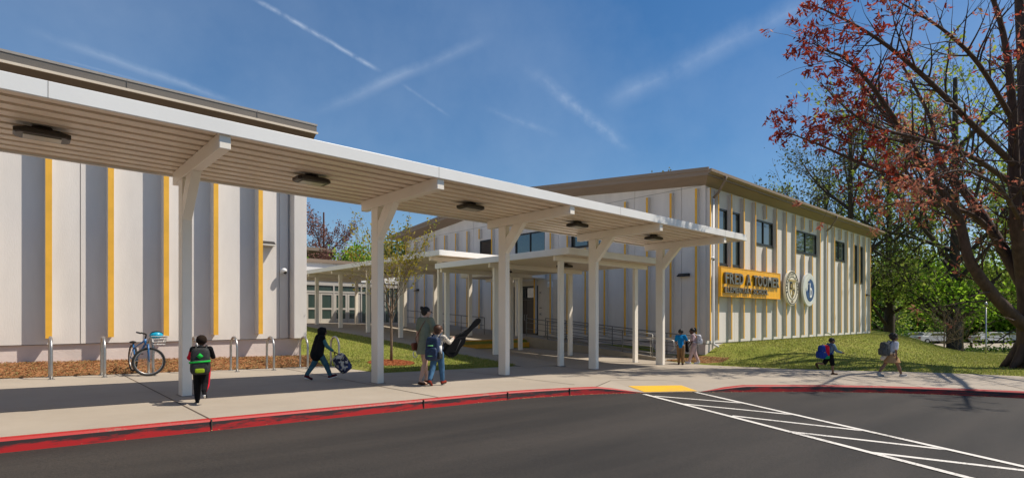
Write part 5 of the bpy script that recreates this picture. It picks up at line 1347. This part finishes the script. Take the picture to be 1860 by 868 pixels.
# --- staked young tree on the left lawn
T = Tree(5); z0 = lawn_z(*TR)+.03
T.t.tube([(TR[0],TR[1],z0-.1),(TR[0]+.01,TR[1],z0+.6),(TR[0],TR[1]+.01,z0+1.25),(TR[0]+.01,TR[1],z0+1.6)], [.045,.038,.034,.03], 8)
for k in range(13):
    a = 2.4*k; T.grow((TR[0],TR[1],z0+1.15+.05*k), (math.cos(a)*.55, math.sin(a)*.55, 1), 1.5, .016, 1, 3, [3,3,3], .10, .12, (18,45), .62, 5, .003)
T.leaves(9, .085, .05, .10, .95)
T.finish('young_tree', 'slender young vase-shaped tree with yellow buds in a ring of red mulch on the lawn', 'tree', (TR[0],TR[1],z0), M['barkpale'], M['budleaf'])
# --- background trees
def bg_tree(name, label, px, Z, h, spread, leafm, bark, seed, zg=None, kids=(6,5,4,3), mx=3, per=5, ln=.35, w=.25, lev0=.5, sprd=.9, group=None, prob=1, up=.1, trunk_r=None, lean=(0,0)):
    T = Tree(seed); b = at(px, Z); b.z = (lawn_z(b.x, b.y) if zg is None else zg)
    tr = trunk_r or h*.022; th = h*lev0
    pts = smooth3([b-Vector((0,0,.5)), b+Vector((T.r.gauss(0,.1)+lean[0]*.3, T.r.gauss(0,.1)+lean[1]*.3, th*.5)), b+Vector((lean[0], lean[1], th)), b+Vector((lean[0]*1.4, lean[1]*1.4, h*.8))], 4)
    T.t.tube(pts, [lerp(tr, tr*.25, k/(len(pts)-1)) for k in range(len(pts))], 8, cap=False)
    n = 14
    for k in range(n):
        t = lerp(lev0*.5, .96, k/n); i = int(t*(len(pts)-1)); q = pts[i]; a = 2.4*k+T.r.random(); hh = (h*.8)*t
        L = spread*(.55+.45*math.sin(math.pi*clamp((t-.2)/.8, .1, 1)))*T.r.uniform(.75,1.05)
        T.grow(q, (math.cos(a), math.sin(a), .35+.9*t), L*.62, tr*.34, 1, mx, list(kids), up, .18, (25,60), .62, 4, .01)
    T.leaves(per, ln, w, sprd, prob)
    return T.finish(name, label, 'tree', b, bark, leafm, group)
G1 = 'trees behind the right side of the school'
bg_tree('tall_tree', 'tall sparse spring-green tree rising right behind the red-leaved branches', 1735, 44, 27, 13, M['springleaf'], M['barkdark'], 21, per=6, ln=.32, w=.21, sprd=.9, group=G1, lev0=.35, prob=.9, mx=4, kids=(5,4,4,3))
bg_tree('tall_tree', 'tall open-crowned tree with forked dark limbs just above the far roof corner', 1615, 52, 24, 10, M['springleaf'], M['barkdark'], 22, per=6, ln=.30, w=.20, sprd=.9, group=G1, lev0=.3, prob=.8, mx=4, kids=(5,4,4,3))
bg_tree('tall_tree', 'wide airy grey-green tree whose crown reaches left over the far roof corner', 1545, 48, 23, 9.5, M['oliveleaf'], M['barkdark'], 27, per=5, ln=.26, w=.17, sprd=.8, group=G1, lev0=.35, prob=.9, mx=4, kids=(5,4,4,3))
bg_tree('tall_tree', 'mid green tree above the middle of the right roof edge', 1500, 62, 20.5, 6.5, M['oliveleaf'], M['barkdark'], 23, per=5, ln=.32, w=.2, sprd=.7, group=G1, zg=0)
bg_tree('tall_tree', 'smaller green treetop left of the others above the right roof edge', 1405, 66, 20.6, 4.8, M['springleaf'], M['barkdark'], 24, per=5, ln=.28, w=.2, sprd=.6, group=G1, zg=0)
bg_tree('tall_tree', 'dark green treetop peeking over the ridge of the gable roof', 1198, 64, 22.6, 4.4, M['oliveleaf'], M['barkdark'], 25, per=6, ln=.32, w=.22, sprd=.7, group=G1, zg=0)
bg_tree('tall_tree', 'tall sparse tree cut by the right edge of the view', 1880, 46, 22, 9, M['springleaf'], M['barkdark'], 26, per=6, ln=.32, w=.21, sprd=.9, group=G1, lev0=.35, prob=.9, mx=4, kids=(5,4,4,3))
G2 = 'dense trees beyond the lawn'
wd = [(1560,74,13.2,7.5,'dense dark green tree hidden partly by the far building corner'), (1618,76,13.6,7.5,'bushy bright green tree just right of the far building corner'), (1672,78,14.4,7.5,'rounded dense green tree left of the stake trees'),
      (1722,79,13.2,7.5,'broad bright green tree behind the bare saplings'), (1775,80,13,7.5,'dense green tree behind the lamp post'), (1828,78,12.4,7.5,'bright green tree just left of the thick trunk'), (1885,76,13.4,7.5,'dense green tree behind the thick trunk')]
for i, (px, Z, h, s_, lb) in enumerate(wd):
    bg_tree('dense_tree', lb, px, Z, h, s_, M['greenleaf'], M['barkdark'], 40+i, zg=-1.95, kids=(5,4,4), mx=3, per=28, ln=.42, w=.30, sprd=1.9, lev0=.2, group=G2, up=.02)
ud = [(1592,70,6.4,4.2,'low dark shrub at the foot of the far building corner'), (1650,76,6,5,'low dark shrub below the rounded dense tree'), (1705,80,5.6,5,'low dark shrub behind the bare saplings'), (1755,82,5.6,5,'low dark shrub left of the lamp post'), (1810,82,5.6,5,'low dark shrub right of the lamp post')]
for i, (px, Z, h, s_, lb) in enumerate(ud):
    bg_tree('shrub', lb, px, Z, h, s_, M['darkleaf'], M['barkdark'], 60+i, zg=-1.95, kids=(5,4,3), mx=3, per=22, ln=.34, w=.26, sprd=1.2, lev0=.1, group='dark shrubs beyond the lawn', up=0)
G3 = 'trees behind the entrance block'
bg_tree('bare_tree', 'leafless reddish tree standing above the flat entrance roof', 588, 62, 16.5, 7.0, M['rusttwig'], mat('redbark', (.13,.06,.045), .9, .2, 8), 71, zg=0, per=6, ln=.24, w=.13, sprd=.4, lev0=.2, mx=4, kids=(6,5,4,3), up=.22, group=G3)
bg_tree('bare_tree', 'rusty brown bushy tree in front of the leafless reddish one', 600, 56, 8.2, 5, M['rusttwig'], mat('redbark2', (.13,.06,.045), .9, .2, 8), 72, zg=1, per=14, ln=.22, w=.16, sprd=.5, lev0=.2, group=G3)
for i, (px, Z, h, s_, mm, lb) in enumerate([(640,56,9.2,4.5,'greenleaf','bright green low tree just right of the leafless tree'), (655,64,9.8,3.6,'springleaf','pale open tree behind the second canopy column'), (700,58,10.8,4.2,'darkleaf','dark evergreen between the columns and the gable roof'), (730,60,11.6,4.2,'darkleaf','taller dark evergreen rising beside the gable roof'), (470,70,9,4,'darkleaf','dark evergreen hidden behind the near building')]):
    bg_tree('evergreen_tree' if mm == 'darkleaf' else 'green_tree', lb, px, Z, h, s_, M[mm], M['barkdark'], 80+i, zg=1, kids=(5,4,3), per=22, ln=.32, w=.24, sprd=1.0, lev0=.15, group=G3)
for i, (px, Z, lb) in enumerate([(1716,38,'leafless sapling left of the tree stump'), (1749,39,'leafless sapling right of the tree stump')]):
    bg_tree('bare_sapling', lb, px, Z, 3.6, 2.2, M['oliveleaf'], M['barkpale'], 90+i, kids=(3,3,2), per=1, ln=.10, w=.06, sprd=.2, lev0=.3, prob=.3, group='leafless saplings', trunk_r=.05, mx=3)
b = at(1736,42); zz = lawn_z(b.x,b.y)
T = Tree(99); T.t.tube([(b.x,b.y,zz-.3),(b.x,b.y,zz+.3),(b.x,b.y,zz+1.2),(b.x-.1,b.y,zz+2.4)], [.62,.42,.34,.30], 10)
for k in range(6):
    a = k*1.05; T.grow((b.x,b.y,zz+2.0), (math.cos(a)*.7, math.sin(a)*.7, .8), 2.5, .16, 1, 3, [4,4,3], .05, .15, (25,55), .65, 4, .015)
T.leaves(9, .28, .20, .7)
T.finish('dense_tree', 'leafy tree with a short thick trunk between the saplings', 'tree', (b.x,b.y,zz), M['barkdark'], M['greenleaf'], G2)

# ------------------------------------------------------------------ far street, cars, lamp post
a0, a1 = at(1560,57), at(2150,57); b0, b1 = at(1560,75), at(2150,75)
MB().add([(a0.x,a0.y,-1.93),(a1.x,a1.y,-1.93),(b1.x,b1.y,-1.93),(b0.x,b0.y,-1.93)], [(0,1,2,3)]).build('street', M['concrete']); bpy.data.objects['street']['kind'] = 'structure'
def car(label, px, Z, col, heading):
    o = at(px, Z, -1.93); t = thing('parked_car', label, 'car', o, 'cars parked beyond the trees')
    S = lambda pts: [(x, z_) for x, z_ in pts]
    prof = [(-2.2,.35),(-2.25,.75),(-2.1,.95),(-1.2,1.0),(-.75,1.42),(.85,1.45),(1.55,1.02),(2.2,.92),(2.28,.55),(2.2,.35)]
    MB().prism([(x,-.85,z_) for x, z_ in prof], (0,1.7,0)).build('body', mat('car_paint', col, .25, .03, coat=.6), t, world=False, bevel=.06)
    MB().prism([(x,-.862,z_) for x, z_ in [(-1.05,1.03),(-.68,1.37),(.78,1.39),(1.35,1.05)]], (0,1.724,0)).build('window', M['glass'], t, world=False)
    for x in (-1.4, 1.4):
        for s in (-1, 1): 
            w = MB().tube([(x,s*.72,.33),(x,s*.88,.33)], .33, 18).build('wheel', M['rubber'], t, world=False)
            MB().tube([(x,s*.88,.33),(x,s*.895,.33)], .19, 14).build('rim', M['steel'], w, world=False)
    for s in (-.6, .6): MB().box((2.2,s-.15,.62),(2.285,s+.15,.78)).build('headlight', M['white'], t, world=False); MB().box((-2.26,s-.15,.7),(-2.19,s+.15,.85)).build('tail_light', M['kerbred'], t, world=False)
    t.rotation_euler = (0,0,heading); return t
car('white car parked far off to the left of the saplings', 1694, 71, (.7,.7,.7), R(-40)); car('white car parked far off beside the lamp post', 1797, 72, (.75,.75,.75), R(-35)); car('silver car parked far off near the thick trunk', 1820, 73, (.45,.47,.48), R(-38)); car('white car mostly hidden by shrubs far left of the saplings', 1655, 72, (.7,.7,.7), R(-42))
b = at(1791, 36); zz = lawn_z(b.x,b.y)
t = thing('lamp_post', 'thin grey lamp post on the lawn left of the thick trunk', 'lamp post', (b.x,b.y,zz))
MB().tube([(b.x,b.y,zz-.1),(b.x,b.y,zz+.5),(b.x,b.y,zz+3.1)], [.07,.045,.035], 10).build('pole', M['steel'], t, True)
MB().tube([(b.x,b.y,zz+3.1),(b.x,b.y,zz+3.25),(b.x,b.y,zz+3.4)], [.07,.09,.03], 12).build('lamp_head', M['steel'], t, True)
b = at(1764, 52); zz = lawn_z(b.x,b.y)
t = thing('bollard', 'short dark post at the edge of the far street', 'bollard', (b.x,b.y,zz)); MB().tube([(b.x,b.y,zz-.1),(b.x,b.y,zz+.85)], .11, 10).build('post', M['barkdark'], t); MB().tube([(b.x,b.y,zz+.85),(b.x,b.y,zz+1.0)], [.13,.04], 10).build('cap', M['ringgrey'], t)
mb = MB(); r = random.Random(5); b = at(1815, 50)
hd = Tree(55)
for _ in range(2600):
    s_ = r.uniform(-3.5,3.5); q = b+CR*s_+CF*r.uniform(-.6,.6); q.z = -1.9+r.uniform(0,.6); hd.leaf(q, hd.rv(), .16, .1)
o = hd.l.build('hedge', M['darkleaf']); tag(o, 'low dark hedge along the near side of the far street', 'hedge')

# ------------------------------------------------------------------ grass blades
r = random.Random(2); mb = MB()
def blades(n, fx, hmul=1):
    for _ in range(n):
        x, y = fx(r)
        if x is None: continue
        z_ = lawn_z(x, y)-.004; h = r.uniform(.025,.065)*hmul; a = r.random()*3.14; w = r.uniform(.006,.012)*hmul
        dx, dy = math.cos(a)*w, math.sin(a)*w; lx, ly = r.gauss(0,.02)*hmul, r.gauss(0,.02)*hmul
        mb.add([(x-dx,y-dy,z_),(x+dx,y+dy,z_),(x+lx,y+ly,z_+h)], [(0,1,2)])
def fl(r):
    x, y = r.uniform(7.1,11.88), 12.87+(r.random()**1.4)*14
    if (x-TR[0])**2+(y-TR[1])**2 < .36: return None, None
    return x, y
def fr_(r):
    x, y = 18.2+30*r.random()**1.35, r.uniform(.5,11.3)
    if x < 24 and y < interp(x, [18.3,18.7,19.3,20.3,21.5,22.4,22.9,24], [9.9,8.5,7.2,5.9,4.6,3.2,1.6,-1])+.03: return None, None
    if x < 21.6 and y > 9.8 and x < 20.6: return None, None
    return x, y
blades(26000, fl); blades(62000, fr_, 1.3)
tag(mb.build('grass', M['blade']), kind='stuff')
# fallen leaves and grit along the kerb foot
mb = MB(); 
for _ in range(700):
    i = r.randrange(2, len(KP)-8); t_ = r.random(); p_ = KP[i].lerp(KP[i+1], t_); nrm = (KP[i+1]-KP[i]).normalized(); nrm = Vector((nrm.y,-nrm.x))
    if abs(KP[i].x) > 17 : p_ = Vector((r.uniform(-4,9), 7.93))
    q = p_+nrm*(.01+abs(r.gauss(0,.05))); s_ = r.uniform(.006,.02); a = r.random()*3; z_ = P(q.x)-.132
    mb.add([(q.x,q.y,z_),(q.x+s_*math.cos(a),q.y+s_*math.sin(a),z_+.004),(q.x+s_*.4,q.y+s_*1.2,z_+.006)], [(0,1,2)])
tag(mb.build('leaf_litter', mat('litter', (.42,.26,.12), .9, .3)), kind='stuff')

# ------------------------------------------------------------------ light, sky, camera
sd = Vector((.55,-.46,1.0)).normalized()
L = bpy.data.lights.new('sun', 'SUN'); L.energy = 4.6; L.angle = R(.53); L.color = (1,.915,.79)
lo = bpy.data.objects.new('sun', L); COL.objects.link(lo); lo.rotation_euler = sd.to_track_quat('Z', 'Y').to_euler(); lo.location = (0,0,30)
w = bpy.data.worlds.new('World'); scene.world = w; w.use_nodes = True; nt = w.node_tree; bg = nt.nodes['Background']
N = nt.nodes.new; LK = nt.links.new
sky = N('ShaderNodeTexSky'); sky.sky_type = 'NISHITA'; sky.sun_disc = False
sky.sun_elevation = math.asin(sd.z); sky.sun_rotation = math.atan2(sd.x, sd.y); sky.air_density = 1.0; sky.dust_density = .6; sky.ozone_density = 2.5
hs = N('ShaderNodeHueSaturation'); hs.inputs['Saturation'].default_value = SAT if 'SAT' in globals() else 1.32; LK(sky.outputs[0], hs.inputs['Color'])
tc = N('ShaderNodeTexCoord')
def dirpx(x, y): return (CF+CR*((x-930)/F)+Vector((0,0,(575-y)/F))).normalized()
def vmath(op, a, b=None):
    n = N('ShaderNodeVectorMath'); n.operation = op; LK(a, n.inputs[0])
    if b is not None: n.inputs[1].default_value = b
    return n.outputs['Value'] if op == 'DOT_PRODUCT' else n.outputs[0]
def mth(op, a, b=None, c_=None, cl_=False):
    n = N('ShaderNodeMath'); n.operation = op; n.use_clamp = cl_
    for i, v in enumerate((a, b, c_)):
        if v is None: continue
        if isinstance(v, (int, float)): n.inputs[i].default_value = v
        else: LK(v, n.inputs[i])
    return n.outputs[0]
D = tc.outputs['Generated']
nz = N('ShaderNodeTexNoise'); nz.inputs['Scale'].default_value = 9; nz.inputs['Detail'].default_value = 8; nz.inputs['Roughness'].default_value = .65; LK(D, nz.inputs['Vector'])
nz2 = N('ShaderNodeTexNoise'); nz2.inputs['Scale'].default_value = 70; nz2.inputs['Detail'].default_value = 5; LK(D, nz2.inputs['Vector'])
nz3 = N('ShaderNodeTexNoise'); nz3.inputs['Scale'].default_value = 1.6; nz3.inputs['Detail'].default_value = 7; nz3.inputs['Roughness'].default_value = .6; LK(D, nz3.inputs['Vector'])
wob = mth('MULTIPLY_ADD', nz.outputs['Fac'], .02, -.01)
tot = None
for (A0, A1, wd_, amp, g0, g1, fine) in (((440,-15),(695,133),.0050,.34,.04,.14,1), ((560,212),(905,62),.013,.17,.25,.25,0), ((40,50),(450,196),.009,.20,.3,.2,0), ((1090,195),(1520,-20),.026,.22,.2,.05,0),
     ((950,120),(1160,288),.015,.16,.3,.3,1), ((722,148),(822,215),.004,.10,.2,.3,1), ((870,190),(1020,250),.008,.08,.3,.3,1), ((95,104),(300,160),.0022,.10,.2,.3,0)):
    a, b = dirpx(*A0), dirpx(*A1); nn = a.cross(b).normalized(); cc = (a+b).normalized(); tt = nn.cross(cc).normalized(); half = abs(b.dot(tt))
    dn = mth('ADD', vmath('DOT_PRODUCT', D, nn), mth('MULTIPLY', wob, .35 if wd_ < .006 else .9))
    band = mth('POWER', mth('SUBTRACT', 1, mth('DIVIDE', mth('ABSOLUTE', dn), wd_, None, True), None, True), 1.3)
    along = mth('DIVIDE', vmath('DOT_PRODUCT', D, tt), half)   # -1..1
    e0 = mth('DIVIDE', mth('ADD', along, 1), 2*g0, None, True); e1_ = mth('DIVIDE', mth('SUBTRACT', 1, along), 2*g1, None, True)
    front = mth('GREATER_THAN', vmath('DOT_PRODUCT', D, cc), .5)
    m_ = mth('MULTIPLY', mth('MULTIPLY', band, mth('MULTIPLY', e0, e1_)), mth('MULTIPLY', front, amp))
    tex = mth('MULTIPLY_ADD', (nz2 if fine else nz).outputs['Fac'], 2.4, -.6, True); m_ = mth('MULTIPLY', m_, tex)
    tot = m_ if tot is None else mth('ADD', tot, m_)
veil = mth('MULTIPLY', mth('MULTIPLY_ADD', nz3.outputs['Fac'], 2.6, -1.0, True), .17)
tot = mth('ADD', tot, veil, None, True)
mx = N('ShaderNodeMix'); mx.data_type = 'RGBA'; LK(tot, mx.inputs[0]); LK(hs.outputs[0], mx.inputs[6]); mx.inputs[7].default_value = (7.5,8.4,9.6,1)
LK(mx.outputs[2], bg.inputs['Color']); bg.inputs['Strength'].default_value = .092
cam = bpy.data.cameras.new('camera'); co = bpy.data.objects.new('camera', cam); COL.objects.link(co); scene.camera = co
cam.sensor_width = 36; cam.lens = F/1860*36; cam.shift_y = (575-434)/1860; cam.clip_end = 3000; cam.clip_start = .1
co.location = (0,0,CAMZ); co.rotation_euler = (R(90), 0, -math.atan2(CF.x, CF.y))
scene.view_settings.view_transform = 'Standard'; scene.view_settings.look = 'None'; scene.view_settings.gamma = 1; scene.view_settings.exposure = .21
scene.render.resolution_x = 1024; scene.render.resolution_y = 477
